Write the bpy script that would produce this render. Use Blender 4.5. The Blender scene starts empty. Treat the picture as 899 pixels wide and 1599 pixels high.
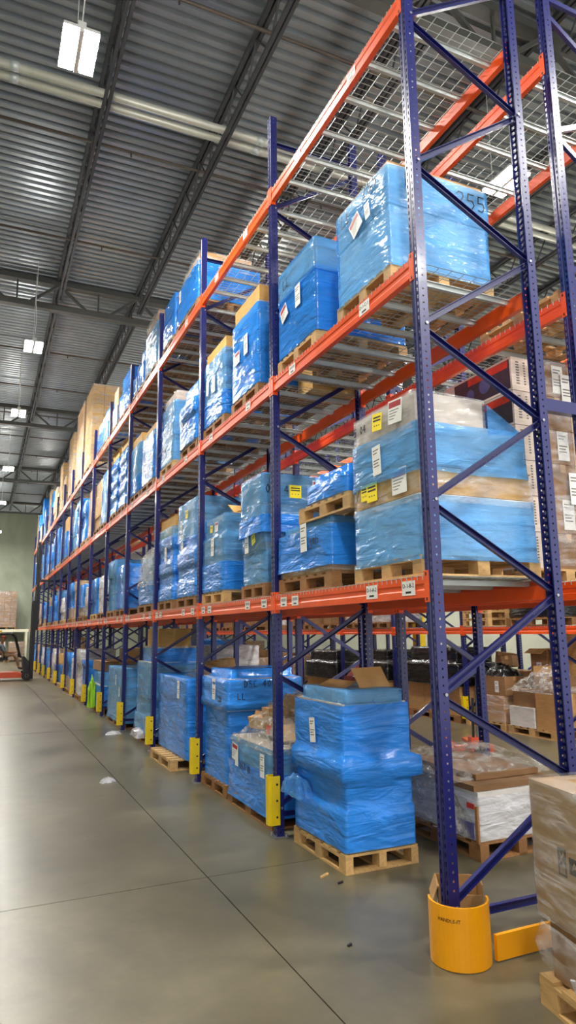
import bpy, math, random
from mathutils import Vector, Matrix, noise
random.seed(7)
C = bpy.context.scene.collection
PI = math.pi
def lin(h):
    h = h.lstrip('#'); o = []
    for i in (0, 2, 4):
        v = int(h[i:i+2], 16)/255
        o.append(v/12.92 if v <= .04045 else ((v+.055)/1.055)**2.4)
    return (o[0], o[1], o[2], 1)
# ------------------------------------------------------------------ camera, world, exposure
def make_camera():
    yaw, pitch, roll = .4255, .1753, -.0130
    fw = Vector((math.sin(yaw)*math.cos(pitch), math.cos(yaw)*math.cos(pitch), math.sin(pitch)))
    r = Vector((math.cos(yaw), -math.sin(yaw), 0)); u = r.cross(fw)
    c, s = math.cos(roll), math.sin(roll)
    r2 = c*r+s*u; u2 = -s*r+c*u
    M = Matrix((r2, u2, -fw)).transposed().to_4x4()
    M.translation = Vector((-2.5419, -3.4785, 1.8335))
    cd = bpy.data.cameras.new('camera'); cam = bpy.data.objects.new('camera', cd); C.objects.link(cam)
    cam.matrix_world = M
    cd.sensor_fit = 'VERTICAL'; cd.sensor_height = 36; cd.lens = 1048.24/1599*36
    cd.clip_start = .05; cd.clip_end = 200
    bpy.context.scene.camera = cam
make_camera()
w = bpy.data.worlds.new('daylight'); bpy.context.scene.world = w; w.use_nodes = True
bg = w.node_tree.nodes['Background']; bg.inputs[0].default_value = (1, .985, .96, 1); bg.inputs[1].default_value = 1.4
LAMP = 500.0
vs = bpy.context.scene.view_settings
vs.view_transform = 'Standard'; vs.look = 'None'; vs.exposure = 0.38; vs.gamma = 1.0; vs.use_curve_mapping = False

# ------------------------------------------------------------------ materials
def newmat(name):
    m = bpy.data.materials.new(name); m.use_nodes = True
    nt = m.node_tree; return m, nt, nt.nodes['Principled BSDF']
def nd(nt, t, **k):
    n = nt.nodes.new(t)
    for a, b in k.items(): setattr(n, a, b)
    return n
def coords(nt, scale=(1, 1, 1), rot=(0, 0, 0), kind='Object'):
    tc = nd(nt, 'ShaderNodeTexCoord'); mp = nd(nt, 'ShaderNodeMapping')
    mp.inputs['Scale'].default_value = scale; mp.inputs['Rotation'].default_value = rot
    nt.links.new(tc.outputs[kind], mp.inputs[0]); return mp.outputs[0]
def noise_tex(nt, vec, scale, detail=3, rough=.55, dist=0):
    n = nd(nt, 'ShaderNodeTexNoise'); nt.links.new(vec, n.inputs['Vector'])
    n.inputs['Scale'].default_value = scale; n.inputs['Detail'].default_value = detail
    n.inputs['Roughness'].default_value = rough; n.inputs['Distortion'].default_value = dist
    return n.outputs['Fac']
def ramp(nt, fac, stops):
    r = nd(nt, 'ShaderNodeValToRGB'); nt.links.new(fac, r.inputs[0])
    e = r.color_ramp.elements
    while len(e) < len(stops): e.new(.5)
    for q, (p, c) in zip(e, stops): q.position = p; q.color = c if len(c) == 4 else (*c, 1)
    return r.outputs[0]
def g(v): return (v, v, v, 1)
def bump(nt, b, fac, strength, dist=.01):
    n = nd(nt, 'ShaderNodeBump'); n.inputs['Strength'].default_value = strength; n.inputs['Distance'].default_value = dist
    nt.links.new(fac, n.inputs['Height']); nt.links.new(n.outputs[0], b.inputs['Normal']); return n
def paint(name, col, rough=.4, metal=0, var=.12, nscale=4, coat=0, vary=0):
    m, nt, b = newmat(name)
    c = lin(col); v = coords(nt); f = noise_tex(nt, v, nscale, 4)
    out = ramp(nt, f, [(.3, tuple(x*(1-var) for x in c[:3])), (.7, tuple(min(1, x*(1+var)) for x in c[:3]))])
    if vary:
        oi = nd(nt, 'ShaderNodeObjectInfo'); hs = nd(nt, 'ShaderNodeHueSaturation')
        mr = nd(nt, 'ShaderNodeMapRange'); nt.links.new(oi.outputs['Random'], mr.inputs[0])
        mr.inputs[3].default_value = 1-vary; mr.inputs[4].default_value = 1+vary
        nt.links.new(mr.outputs[0], hs.inputs['Value']); nt.links.new(out, hs.inputs['Color']); out = hs.outputs[0]
    nt.links.new(out, b.inputs['Base Color'])
    b.inputs['Roughness'].default_value = rough; b.inputs['Metallic'].default_value = metal
    b.inputs['Coat Weight'].default_value = coat; b.inputs['Coat Roughness'].default_value = .12
    return m
def film(name, col, lo, hi, tint, rough=.22, bstr=.5, sheen=.5, vary=.12, ds=1.7, bs=1.0):
    m, nt, b = newmat(name)
    c = lin(col)
    oi = nd(nt, 'ShaderNodeObjectInfo')
    hs = nd(nt, 'ShaderNodeHueSaturation'); hs.inputs['Color'].default_value = c
    mr = nd(nt, 'ShaderNodeMapRange'); nt.links.new(oi.outputs['Random'], mr.inputs[0])
    mr.inputs[3].default_value = 1-vary; mr.inputs[4].default_value = 1+vary
    nt.links.new(mr.outputs[0], hs.inputs['Value']); nt.links.new(hs.outputs[0], b.inputs['Base Color'])
    b.inputs['Roughness'].default_value = rough; b.inputs['Specular IOR Level'].default_value = sheen
    wr1 = noise_tex(nt, coords(nt, (1.5*bs, 1.5*bs, 9*bs**.3), (.12, .09, .3)), 1.3, 4, .5, .6)
    wr2 = noise_tex(nt, coords(nt, (2.2*bs, 2.2*bs, 5*bs), (.75, .55, .4)), 1.4, 3, .5, 1.0)
    mx = nd(nt, 'ShaderNodeMath', operation='ADD'); nt.links.new(wr1, mx.inputs[0]); nt.links.new(wr2, mx.inputs[1])
    bump(nt, b, mx.outputs[0], bstr, .035)
    dens = noise_tex(nt, coords(nt, (1, 1, 2.2), (.2, .2, 0)), ds, 3)
    st = nd(nt, 'ShaderNodeMath', operation='MULTIPLY'); nt.links.new(dens, st.inputs[0]); nt.links.new(wr1, st.inputs[1])
    f = nd(nt, 'ShaderNodeMapRange'); nt.links.new(st.outputs[0], f.inputs[0])
    f.inputs[1].default_value = .14; f.inputs[2].default_value = .36; f.inputs[3].default_value = lo; f.inputs[4].default_value = hi
    tr = nd(nt, 'ShaderNodeBsdfTransparent'); tr.inputs[0].default_value = tint
    mix = nd(nt, 'ShaderNodeMixShader'); nt.links.new(f.outputs[0], mix.inputs[0])
    nt.links.new(tr.outputs[0], mix.inputs[1]); nt.links.new(b.outputs[0], mix.inputs[2])
    nt.links.new(mix.outputs[0], nt.nodes['Material Output'].inputs[0])
    return m
def cardboard(name, col):
    m, nt, b = newmat(name)
    c = lin(col)[:3]
    f = noise_tex(nt, coords(nt, (1, 1, 6)), 6, 5)
    out = ramp(nt, f, [(.3, tuple(x*.86 for x in c)), (.7, tuple(x*1.1 for x in c))])
    oi = nd(nt, 'ShaderNodeObjectInfo'); hs = nd(nt, 'ShaderNodeHueSaturation')
    mr = nd(nt, 'ShaderNodeMapRange'); nt.links.new(oi.outputs['Random'], mr.inputs[0])
    mr.inputs[3].default_value = .82; mr.inputs[4].default_value = 1.14
    nt.links.new(mr.outputs[0], hs.inputs['Value']); nt.links.new(out, hs.inputs['Color'])
    nt.links.new(hs.outputs[0], b.inputs['Base Color']); b.inputs['Roughness'].default_value = .75
    return m
def wood(name, col):
    m, nt, b = newmat(name); c = lin(col)[:3]
    f = noise_tex(nt, coords(nt, (14, 2, 14)), 3, 6, .65, .6)
    out = ramp(nt, f, [(.25, tuple(x*.6 for x in c)), (.5, c), (.8, tuple(min(1, x*1.2) for x in c))])
    oi = nd(nt, 'ShaderNodeObjectInfo'); hs = nd(nt, 'ShaderNodeHueSaturation')
    mr = nd(nt, 'ShaderNodeMapRange'); nt.links.new(oi.outputs['Random'], mr.inputs[0])
    mr.inputs[3].default_value = .75; mr.inputs[4].default_value = 1.12
    nt.links.new(mr.outputs[0], hs.inputs['Value']); nt.links.new(out, hs.inputs['Color'])
    nt.links.new(hs.outputs[0], b.inputs['Base Color']); b.inputs['Roughness'].default_value = .7
    bump(nt, b, f, .2, .003); return m
def concrete():
    m, nt, b = newmat('polished_concrete')
    v = coords(nt)
    big = noise_tex(nt, v, .55, 6, .6, .4); fine = noise_tex(nt, v, 4.5, 8, .68)
    c1 = ramp(nt, big, [(.2, lin('#4d4838')), (.5, lin('#665f4a')), (.8, lin('#7f775f'))])
    c2 = ramp(nt, fine, [(.25, g(.78)), (.75, g(1.12))])
    mul = nd(nt, 'ShaderNodeMixRGB', blend_type='MULTIPLY'); mul.inputs[0].default_value = 1
    nt.links.new(c1, mul.inputs[1]); nt.links.new(c2, mul.inputs[2])
    st = noise_tex(nt, coords(nt, (1, .8, 1), (0, 0, .3)), 1.3, 7, .7, .8)
    sm = ramp(nt, st, [(.5, g(1)), (.9, g(.82))])
    mul2 = nd(nt, 'ShaderNodeMixRGB', blend_type='MULTIPLY'); mul2.inputs[0].default_value = 1
    nt.links.new(mul.outputs[0], mul2.inputs[1]); nt.links.new(sm, mul2.inputs[2])
    sc = noise_tex(nt, coords(nt, (1, 9, 1), (0, 0, .9)), 2.2, 8, .75, .6)
    sr = ramp(nt, sc, [(.66, g(0)), (.8, g(.10))])
    ad = nd(nt, 'ShaderNodeMixRGB', blend_type='ADD'); ad.inputs[0].default_value = 1
    nt.links.new(mul2.outputs[0], ad.inputs[1]); nt.links.new(sr, ad.inputs[2])
    nt.links.new(ad.outputs[0], b.inputs['Base Color'])
    rr = ramp(nt, big, [(.1, g(.24)), (.9, g(.40))]); nt.links.new(rr, b.inputs['Roughness'])
    b.inputs['Specular IOR Level'].default_value = .5
    bump(nt, b, fine, .05, .004); return m
def wallmat(name, a, bcol):
    m, nt, b = newmat(name)
    f = noise_tex(nt, coords(nt, (1, 1, .6)), .35, 6, .6, .5)
    nt.links.new(ramp(nt, f, [(.3, lin(a)), (.7, lin(bcol))]), b.inputs['Base Color'])
    b.inputs['Roughness'].default_value = .7; return m
def emit(name, col, s):
    m, nt, b = newmat(name)
    b.inputs['Base Color'].default_value = (1, 1, 1, 1); b.inputs['Emission Color'].default_value = col
    b.inputs['Emission Strength'].default_value = s; return m

M = {}
M['blue'] = paint('blue_rack_paint', '#161b5e', .34, 0, .10, 3, .15)
M['orange'] = paint('orange_rack_paint', '#ee5512', .40, 0, .10, 3, .1)
M['galv'] = paint('galvanised_steel', '#b4bcba', .42, .35, .10, 5)
M['zinc'] = paint('zinc_plate', '#a9a9ae', .35, .8, .1, 5)
M['yellow'] = paint('yellow_guard_paint', '#f3a300', .40, 0, .05, 5, .3)
M['yellow2'] = paint('yellow_bumper_paint', '#e9c705', .42, 0, .08, 5, .2)
M['deckroof'] = paint('roof_deck_steel', '#9ca3a7', .30, .6, .16, .7)
M['joist'] = paint('dark_joist_paint', '#36373a', .55, 0, .15, 2)
M['girder'] = paint('girder_paint', '#4a4b47', .55, 0, .12, 2)
M['pipe'] = paint('sprinkler_pipe', '#c3c3b8', .4, .3, .08, 3)
M['pipe2'] = paint('branch_pipe', '#5a4f46', .5, .2, .15, 3)
M['white'] = paint('white_paper', '#e9e8e4', .55, 0, .03, 3)
M['ink'] = paint('black_ink', '#17181c', .6, 0, .1, 3)
M['boxprint'] = paint('dark_carton_print', '#2e2720', .7, 0, .15, 9)
M['greyink'] = paint('grey_print', '#6f6a66', .6, 0, .1, 3)
M['red'] = paint('red_print', '#a51d22', .5, 0, .1, 3)
M['sticker'] = paint('yellow_sticker', '#ffe200', .5, 0, .03, 3)
M['conc'] = concrete()
M['joint'] = paint('floor_joint_filler', '#35342d', .8, 0, .1, 2)
M['wallb'] = wallmat('back_wall_paint', '#7f8674', '#a3a995')
M['walls'] = wallmat('side_wall_paint', '#a9ad9c', '#c3c6b4')
M['blueF'] = film('blue_stretch_film', '#2f8cf0', .64, .97, (.30, .64, 1, 1), .17, .8)
M['thinF'] = film('thin_blue_stretch_film', '#62aef2', .26, .66, (.58, .80, 1, 1), .17, .75)
M['clearF'] = film('clear_stretch_film', '#e6e6e8', .02, .34, (.95, .95, .95, 1), .12, 1.0, .9, .12, 7)
M['whiteF'] = film('milky_stretch_film', '#e4e4ea', .30, .75, (.95, .95, .97, 1), .2, .9, .6, .12, 4)
M['crumpF'] = film('crumpled_clear_film', '#e8e6e0', .04, .48, (.95, .94, .92, 1), .13, .9, 1.0, .12, 9, 3.5)
M['blackF'] = film('black_stretch_film', '#0b0b0d', .97, 1.0, (.02, .02, .02, 1), .2, .7, .6, .3)
M['kraft'] = cardboard('kraft_cardboard', '#b98d58')
M['tan'] = cardboard('tan_cardboard', '#d2a45c')
M['dull'] = cardboard('dull_kraft_cardboard', '#947650')
M['greyc'] = cardboard('grey_cardboard', '#b9b1a8')
M['brown'] = cardboard('brown_cardboard', '#8f6a45')
M['whitec'] = cardboard('white_cardboard', '#e4e0da')
M['maroon'] = cardboard('maroon_cardboard', '#6b2523')
M['pinkc'] = cardboard('pale_cardboard', '#d9c8bb')
M['tape'] = paint('packing_tape', '#c39a63', .25, 0, .05, 3)
M['wood'] = wood('pallet_wood', '#c8a068')
M['wood2'] = wood('weathered_pallet_wood', '#94683c')
M['dark'] = paint('dark_rubber', '#18181a', .6, 0, .15, 3)
M['black'] = paint('black_machine_paint', '#0e0e10', .45, 0, .15, 3)
M['forkor'] = paint('forklift_orange', '#d2491f', .4, 0, .08, 3, .3)
M['grey'] = paint('grey_metal', '#8b8f92', .4, .5, .08, 3)
M['skin'] = paint('skin', '#9a6a4c', .6, 0, .05, 3)
M['shirt'] = paint('grey_blue_shirt', '#56626a', .8, 0, .1, 6)
M['pants'] = paint('tan_trousers', '#8c7355', .8, 0, .1, 6)
M['cap'] = paint('red_cap', '#7d2a25', .8, 0, .1, 6)
M['hivis'] = paint('high_visibility_green', '#9ccf24', .7, 0, .08, 6)
M['purple'] = paint('purple_print', '#5d5a8c', .5, 0, .2, 9)
M['darkprint'] = paint('dark_box_print', '#3d3340', .4, 0, .25, 12)
M['redprint'] = paint('bright_red_print', '#d03a24', .4, 0, .2, 9)
M['blueprint'] = paint('blue_print', '#8aa7cc', .4, 0, .2, 9)
M['lens'] = emit('lamp_lens', (1, .97, .90, 1), LAMP)
M['lamphouse'] = paint('white_lamp_housing', '#d9d9d4', .5, 0, .03, 3)
M['beige'] = paint('beige_paint', '#d8d5bd', .6, 0, .06, 3)

# ------------------------------------------------------------------ mesh builder
class MB:
    def __init__(s): s.v = []; s.f = []; s.mi = []
    def face(s, pts, m=0):
        n = len(s.v); s.v += [tuple(p) for p in pts]; s.f.append(tuple(range(n, n+len(pts)))); s.mi.append(m)
    def box(s, a, b, m=0, T=None):
        x0, y0, z0 = a; x1, y1, z1 = b; n = len(s.v)
        vs_ = [(x0, y0, z0), (x1, y0, z0), (x1, y1, z0), (x0, y1, z0), (x0, y0, z1), (x1, y0, z1), (x1, y1, z1), (x0, y1, z1)]
        if T is not None: vs_ = [tuple(T @ Vector(p)) for p in vs_]
        s.v += vs_
        for q in ((0, 3, 2, 1), (4, 5, 6, 7), (0, 1, 5, 4), (1, 2, 6, 5), (2, 3, 7, 6), (3, 0, 4, 7)):
            s.f.append(tuple(n+i for i in q)); s.mi.append(m)
        return s
    def extrude(s, prof, p, q, up=(0, 0, 1), m=0, closed=True, caps=True):
        # profile (u, v) swept from p to q; v along 'up' made square to the sweep
        p = Vector(p); q = Vector(q); d = (q-p).normalized(); u = Vector(up)
        a = d.cross(u)
        if a.length < 1e-4: a = d.cross(Vector((1, 0, 0)))
        a.normalize(); b = a.cross(d)
        n = len(s.v); k = len(prof)
        for e in (p, q): s.v += [tuple(e+a*x+b*y) for x, y in prof]
        for i in range(k if closed else k-1):
            j = (i+1) % k; s.f.append((n+i, n+j, n+k+j, n+k+i)); s.mi.append(m)
        if caps and closed:
            s.f.append(tuple(n+i for i in reversed(range(k)))); s.f.append(tuple(n+k+i for i in range(k))); s.mi += [m, m]
        return s
    def bar(s, p, q, w, h, up=(0, 0, 1), m=0):
        return s.extrude([(-w/2, -h/2), (w/2, -h/2), (w/2, h/2), (-w/2, h/2)], p, q, up, m)
    def tube(s, p, q, r, n=8, m=0, caps=True):
        return s.extrude([(r*math.cos(2*PI*i/n), r*math.sin(2*PI*i/n)) for i in range(n)], p, q, (0.01, .02, 1), m, True, caps)
    def path(s, pts, r, n=6, m=0):
        for a, b in zip(pts, pts[1:]): s.tube(a, b, r, n, m)
        return s
    def mesh(s, name, mats, smooth=False):
        me = bpy.data.meshes.new(name); me.from_pydata(s.v, [], s.f)
        for x in (mats if isinstance(mats, (list, tuple)) else [mats]): me.materials.append(M[x] if isinstance(x, str) else x)
        if any(s.mi): me.polygons.foreach_set('material_index', s.mi)
        if smooth: me.polygons.foreach_set('use_smooth', [True]*len(s.f))
        me.update(); return me
    def build(s, name, mats, parent=None, loc=(0, 0, 0), rot=(0, 0, 0), smooth=False):
        return ob(name, s.mesh(name, mats, smooth), parent, loc, rot)
def ob(name, me, parent=None, loc=(0, 0, 0), rot=(0, 0, 0), scale=(1, 1, 1)):
    o = bpy.data.objects.new(name, me); C.objects.link(o); o.location = loc; o.rotation_euler = rot; o.scale = scale
    if parent: o.parent = parent
    return o
LABELS = {}
def tag(o, label, cat, group=None, kind=None):
    if label in LABELS: LABELS[label] += 1
    else: LABELS[label] = 1
    o['label'] = label; o['category'] = cat
    if group: o['group'] = group
    if kind: o['kind'] = kind
    return o
def thing(name, label, cat, loc=(0, 0, 0), rz=0, group=None):
    o = ob(name, None, None, loc, (0, 0, rz)); o.empty_display_size = .2
    return tag(o, label, cat, group)
def copy_tree(root, loc, rz, label, scale=None):
    r = root.copy(); C.objects.link(r); r.location = loc; r.rotation_euler = (0, 0, rz)
    if scale: r.scale = scale
    for ch in list(root.children):
        c = ch.copy(); C.objects.link(c); c.parent = r
        for g2 in ch.children:
            d = g2.copy(); C.objects.link(d); d.parent = c
    LABELS[label] = LABELS.get(label, 0)+1
    r['label'] = label; return r
def text_mesh(body, size, mat, depth=.0006):
    cu = bpy.data.curves.new('lettering', 'FONT'); cu.body = body; cu.size = size; cu.extrude = depth
    cu.align_x = 'CENTER'; cu.align_y = 'CENTER'; cu.resolution_u = 2
    o = bpy.data.objects.new('lettering', cu); me = bpy.data.meshes.new_from_object(o)
    bpy.data.objects.remove(o); me.materials.clear(); me.materials.append(M[mat]); return me
FRONT = Matrix(((0, 0, -1), (-1, 0, 0), (0, 1, 0)))      # text plane facing the aisle (-x)
SIDE = Matrix(((1, 0, 0), (0, 0, -1), (0, 1, 0)))        # text plane facing the camera end (-y)
R_FRONT = FRONT.to_euler(); R_SIDE = SIDE.to_euler()
ORD = ['first', 'second', 'third', 'fourth', 'fifth', 'sixth', 'seventh', 'eighth', 'ninth', 'tenth', 'eleventh', 'twelfth', 'thirteenth', 'fourteenth', 'fifteenth', 'sixteenth', 'seventeenth']
P = 2.5; DEPTH = 1.07; NB = 15
ZL = [2.165, 4.345, 6.47]
SHELF = ['first shelf', 'second shelf', 'top shelf']

# ------------------------------------------------------------------ the building
def structure(name, mb, mats, parent=None):
    o = mb.build(name, mats, parent); o['kind'] = 'structure'; return o
XW0, XW1, YB, YF, ZD = -9.0, 17.0, 50.0, -9.0, 10.72
fl = ob('floor', None); fl['kind'] = 'structure'
mb = MB(); mb.box((XW0, YF, -.25), (XW1, YB, -.02)); mb.build('floor_base', 'joint', fl)
xs = [XW0, -5.7, -.86, 4.0, 8.9, 13.7, XW1]; ys = [YF, -7.0, 1.8, 10.5, 19.3, 28.0, 36.8, 45.5, YB]
for i in range(len(xs)-1):
    for j in range(len(ys)-1):
        e = .004; mb = MB(); mb.box((xs[i]+e, ys[j]+e, -.05), (xs[i+1]-e, ys[j+1]-e, 0)); mb.build('concrete_slab', 'conc', fl)
mb = MB(); mb.box((XW0, YB, 0), (XW1, YB+.2, ZD+.3)); structure('wall_back', mb, 'wallb')
mb = MB(); mb.box((XW1, YF, 0), (XW1+.2, YB, ZD+.3)); structure('wall_right', mb, 'walls')
mb = MB(); mb.box((XW0-.2, YF, 0), (XW0, YB, ZD+.3)); structure('wall_left', mb, 'walls')
# corrugated roof deck: trapezoid ribs running across the aisle
mb = MB(); pitch = .2; prof = []
y = YF
while y < YB:
    prof += [(y, 0), (y+.085, 0), (y+.105, .075), (y+.18, .075)]; y += pitch
mb.v = [(XW0, a, ZD+b) for a, b in prof]+[(XW1, a, ZD+b) for a, b in prof]
k = len(prof)
for i in range(k-1): mb.f.append((i, i+1, k+i+1, k+i)); mb.mi.append(0)
mb.face([(XW0, YF, ZD+.12), (XW1, YF, ZD+.12), (XW1, YB, ZD+.12), (XW0, YB, ZD+.12)])
structure('ceiling', mb, 'deckroof')
# roof girders across, joists along
GY = [2.85+10.5*i for i in range(-1, 5)]; JX = [.726+1.965*i for i in range(-4, 9)]
ZB = 10.0
for gi, gy in enumerate(GY):
    t = thing('roof_girder', f'dark steel roof girder across the ceiling, {ORD[gi]} counted from the open end', 'girder', (0, gy, 0), 0, 'roof girders')
    MB().box((XW0, -.10, ZD-.17), (XW1, .10, ZD-.03)).build('top_chord', 'girder', t)
    MB().box((XW0, -.09, ZB-.13), (XW1, .09, ZB)).build('bottom_chord', 'girder', t)
    md = MB().bar((0, 0, 0), (.72, 0, -.60), .07, .06).mesh('web_diagonal', 'girder')
    me = MB().bar((0, 0, 0), (-.72, 0, -.60), .07, .06).mesh('web_diagonal', 'girder')
    mv = MB().box((-.02, -.02, ZB), (.02, .02, ZD-.17)).mesh('web_vertical', 'girder')
    for x in JX:
        ob('web_diagonal', md, t, (x+.04, 0, ZD-.16)); ob('web_diagonal', me, t, (x-.04, 0, ZD-.16))
        ob('web_vertical', mv, t, (x+.98, 0, 0))
def joist_parts():
    t = ob('roof_joist', None); L = 10.5
    m1 = MB()
    for s in (-1, 1): m1.box((s*.045-.028, 0, ZD-.085), (s*.045+.028, L, ZD-.015))
    m1.build('top_chord', 'joist', t)
    m2 = MB()
    for s in (-1, 1): m2.box((s*.038-.024, .35, ZB), (s*.038+.024, L-.35, ZB+.065))
    m2.build('bottom_chord', 'joist', t)
    n = 10; step = (L-.7)/n; m3 = MB()
    for i in range(n):
        y = .35+i*step
        m3.tube((0, y, ZB+.03), (0, y+step/2, ZD-.05), .016, 5); m3.tube((0, y+step/2, ZD-.05), (0, y+step, ZB+.03), .016, 5)
    w_ = m3.build('web', 'joist', t); return t
jp = joist_parts(); first = True
for a, gy in enumerate([-7.65]+GY[1:-1]):
    for b, x in enumerate(JX):
        lab = f'dark open web roof joist, {ORD[b]} from the left wall, {ORD[a]} span from the open end'
        if first: jp.location = (x, gy, 0); tag(jp, lab, 'joist', 'roof joists'); first = False
        else: copy_tree(jp, (x, gy, 0), 0, lab)
# sprinkler mains and branch lines
for i, (y, z, r) in enumerate(((6.06, 10.16, .064), (6.29, 10.16, .064))):
    t = thing('sprinkler_main', f'pale fat sprinkler pipe crossing under the roof, {("nearer", "farther")[i]} of the pair', 'pipe', (0, y, z), 0, 'paired sprinkler mains')
    MB().tube((XW0, 0, 0), (XW1, 0, 0), r, 14).build('pipe', 'pipe', t, smooth=True)
    for x in JX[::2]: MB().tube((x+.55, 0, 0), (x+.68, 0, 0), r+.014, 12).build('coupling', 'galv', t, smooth=True)
bys = [4.4+3.35*i for i in range(-1, 13)]
for i, y in enumerate(bys):
    t = thing('sprinkler_branch', f'thin brown sprinkler branch line under roof deck, {ORD[i]} from the open end', 'pipe', (0, y, ZD-.14), 0, 'sprinkler branch lines')
    MB().tube((XW0, 0, 0), (XW1, 0, 0), .028, 8).build('pipe', 'pipe2', t, smooth=True)
    for x in JX[1::2]:
        MB().tube((x+.7, 0, -.10), (x+.7, 0, 0), .016, 6).build('sprinkler_head', 'pipe2', t)
# high-bay lamps
def lamp_parts():
    t = ob('high_bay_light', None)
    mb = MB(); mb.box((-.20, -.31, .02), (.20, .31, .06)); mb.box((-.045, -.31, .06), (.045, .31, .12)); mb.box((-.025, -.31, -.02), (.025, .31, .02))
    mb.build('housing', 'lamphouse', t)
    for s in (-1, 1):
        x0, x1 = (s*.042, s*.198) if s > 0 else (s*.198, s*.042)
        MB().box((x0, -.30, -.012), (x1, .30, .0195)).build('lens', 'lens', t)
    mb = MB()
    mb.path([(0, -.28, .12), (.02, -.29, .55), (-.01, -.3, 1.0), (0, -.28, ZD-8.6-.02)], .008, 5)
    mb.path([(0, .28, .12), (0, .28, ZD-8.6-.02)], .005, 4); mb.build('cord', 'lamphouse', t); return t
lp = lamp_parts(); first = True
SPOT = [(-1.90, 3.75), (-1.80, 12.8), (-1.88, 18.2), (-1.95, 34.0), (-1.9, -4.0), (4.43, 3.6), (4.43, 12.8), (4.43, 20.5), (4.43, 29), (4.43, -1.7), (4.43, -6.5), (.7, 40.1), (4.43, 37), (-5.6, 44.5), (-1.9, 45.0), (-5.6, 30), (10.6, 3.7), (10.6, 14), (10.6, 26), (-1.9, 26.0), (13.5, 9), (13.5, 20)]  # left-aisle lamps closest to the back wall are added to brighten it
AIS = {-1: 'left aisle', 4: 'middle aisle', 0: 'end aisle', 1: 'far right aisle'}
cnt = {}
for x, y in sorted(SPOT, key=lambda q: q[1]):
    a = 'left aisle' if x < 0 else 'end cross aisle' if x < 1 else 'middle aisle' if x < 5 else 'far right aisle' if x < 12 else 'right wall side'
    cnt[a] = cnt.get(a, 0)+1
    lab = f'lit white twin panel high bay lamp over {a}, {ORD[cnt[a]-1]} from the open end'
    if first: lp.location = (x, y, 8.6); tag(lp, lab, 'lamp', 'high bay lamps'); first = False
    else: copy_tree(lp, (x, y, 8.6), 0, lab)

# ------------------------------------------------------------------ pallet racking
def post_mesh():
    H = 7.37; t = .0025
    #  profile points (x, y) and the hole columns on each strip: (from, to) as fractions
    strips = [((.072, -.030), (.072, -.041), []), ((.072, -.041), (0, -.041), [(.42, .58)]), ((0, -.041), (0, -.010), [(.30, .68)]),
              ((0, -.010), (.008, -.005), []), ((.008, -.005), (.008, .005), []), ((.008, .005), (0, .010), []),
              ((0, .010), (0, .041), [(.32, .70)]), ((0, .041), (.072, .041), [(.42, .58)]), ((.072, .041), (.072, .030), [])]
    mb = MB(); pit = .05; n = int(H/pit)
    for a, b, holes in strips:
        a = Vector((*a, 0)); b = Vector((*b, 0))
        def q(u0, u1, z0, z1):
            p0 = a.lerp(b, u0); p1 = a.lerp(b, u1)
            mb.face([(p0.x, p0.y, z0), (p0.x, p0.y, z1), (p1.x, p1.y, z1), (p1.x, p1.y, z0)])
        if not holes: q(0, 1, 0, H); continue
        u0, u1 = holes[0]; hh = .026 if abs(a.x-b.x) < .01 else .012
        q(0, u0, 0, H); q(u1, 1, 0, H)
        for i in range(n):
            q(u0, u1, i*pit-(pit-hh)/2 if i else 0, i*pit+(pit-hh)/2) if False else q(u0, u1, i*pit, i*pit+pit-hh)
        q(u0, u1, n*pit, H)
    return mb.mesh('post', 'blue')
PM = post_mesh()
CH = [(-.022, -.015), (.022, -.015), (.022, .015), (.018, .015), (.018, -.011), (-.018, -.011), (-.018, .015), (-.022, .015)]
def chan(p, q): return MB().extrude(CH, p, q, (0, -1, 0)).mesh('brace', 'blue')
ZFN = [.25, 1.44, 2.65, 3.85, 5.07, 6.27]; ZRN = [.85, 2.05, 3.29, 4.52, 5.76, 6.92]
BR = []
for i in range(6):
    BR.append(chan((.05, -.004, ZFN[i]+.02), (DEPTH-.05, -.004, ZRN[i]-.01)))
    if i < 5: BR.append(chan((DEPTH-.05, -.004, ZRN[i]+.03), (.05, -.004, ZFN[i+1]-.03)))
BR.append(chan((.05, -.004, .19), (DEPTH-.05, -.004, .19))); BR.append(chan((.05, -.004, 7.06), (DEPTH-.05, -.004, 7.06)))
mb = MB(); mb.box((-.03, -.07, 0), (.10, .07, .009))
for sx, sy in ((-.015, .055), (.085, -.055)): mb.tube((sx, sy, .009), (sx, sy, .03), .010, 6)
BPM = mb.mesh('base_plate', 'zinc')
mb = MB()
for z in [a for a in ZFN]+[a for a in ZRN]: pass
def frame_parts():
    t = ob('upright_frame', None)
    ob('post', PM, t); ob('post', PM, t, (DEPTH, 0, 0), (0, 0, PI))
    for b in BR: ob('brace', b, t)
    ob('base_plate', BPM, t); ob('base_plate', BPM, t, (DEPTH, 0, 0), (0, 0, PI))
    bolts = MB()
    for z in ZFN: bolts.tube((.05, -.050, z), (.05, -.036, z), .011, 6)
    for z in ZRN: bolts.tube((DEPTH-.05, -.050, z), (DEPTH-.05, -.036, z), .011, 6)
    bo = bolts.build('bolt_heads', 'zinc', t); bo['kind'] = 'stuff'
    return t
fp = frame_parts(); fp['category'] = 'rack frame'; fp['group'] = 'upright frames of the pallet racks'
ROWS = [('front row', 0.0, False, range(0, NB+1)), ('second row', 1.40, True, range(0, NB+1)), ('third row', 6.2, False, range(1, 13)), ('fourth row', 7.62, True, range(1, 11))]
first = True
for rn, x0, rev, ns in ROWS:
    for n in ns:
        lab = f'blue perforated upright frame, {ORD[n]} from the near end, {rn} of racks'
        loc = (x0+DEPTH if rev else x0, n*P, 0); rz = PI if rev else 0
        if first: fp.location = loc; fp['label'] = lab; first = False
        else: copy_tree(fp, loc, rz, lab)
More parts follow.
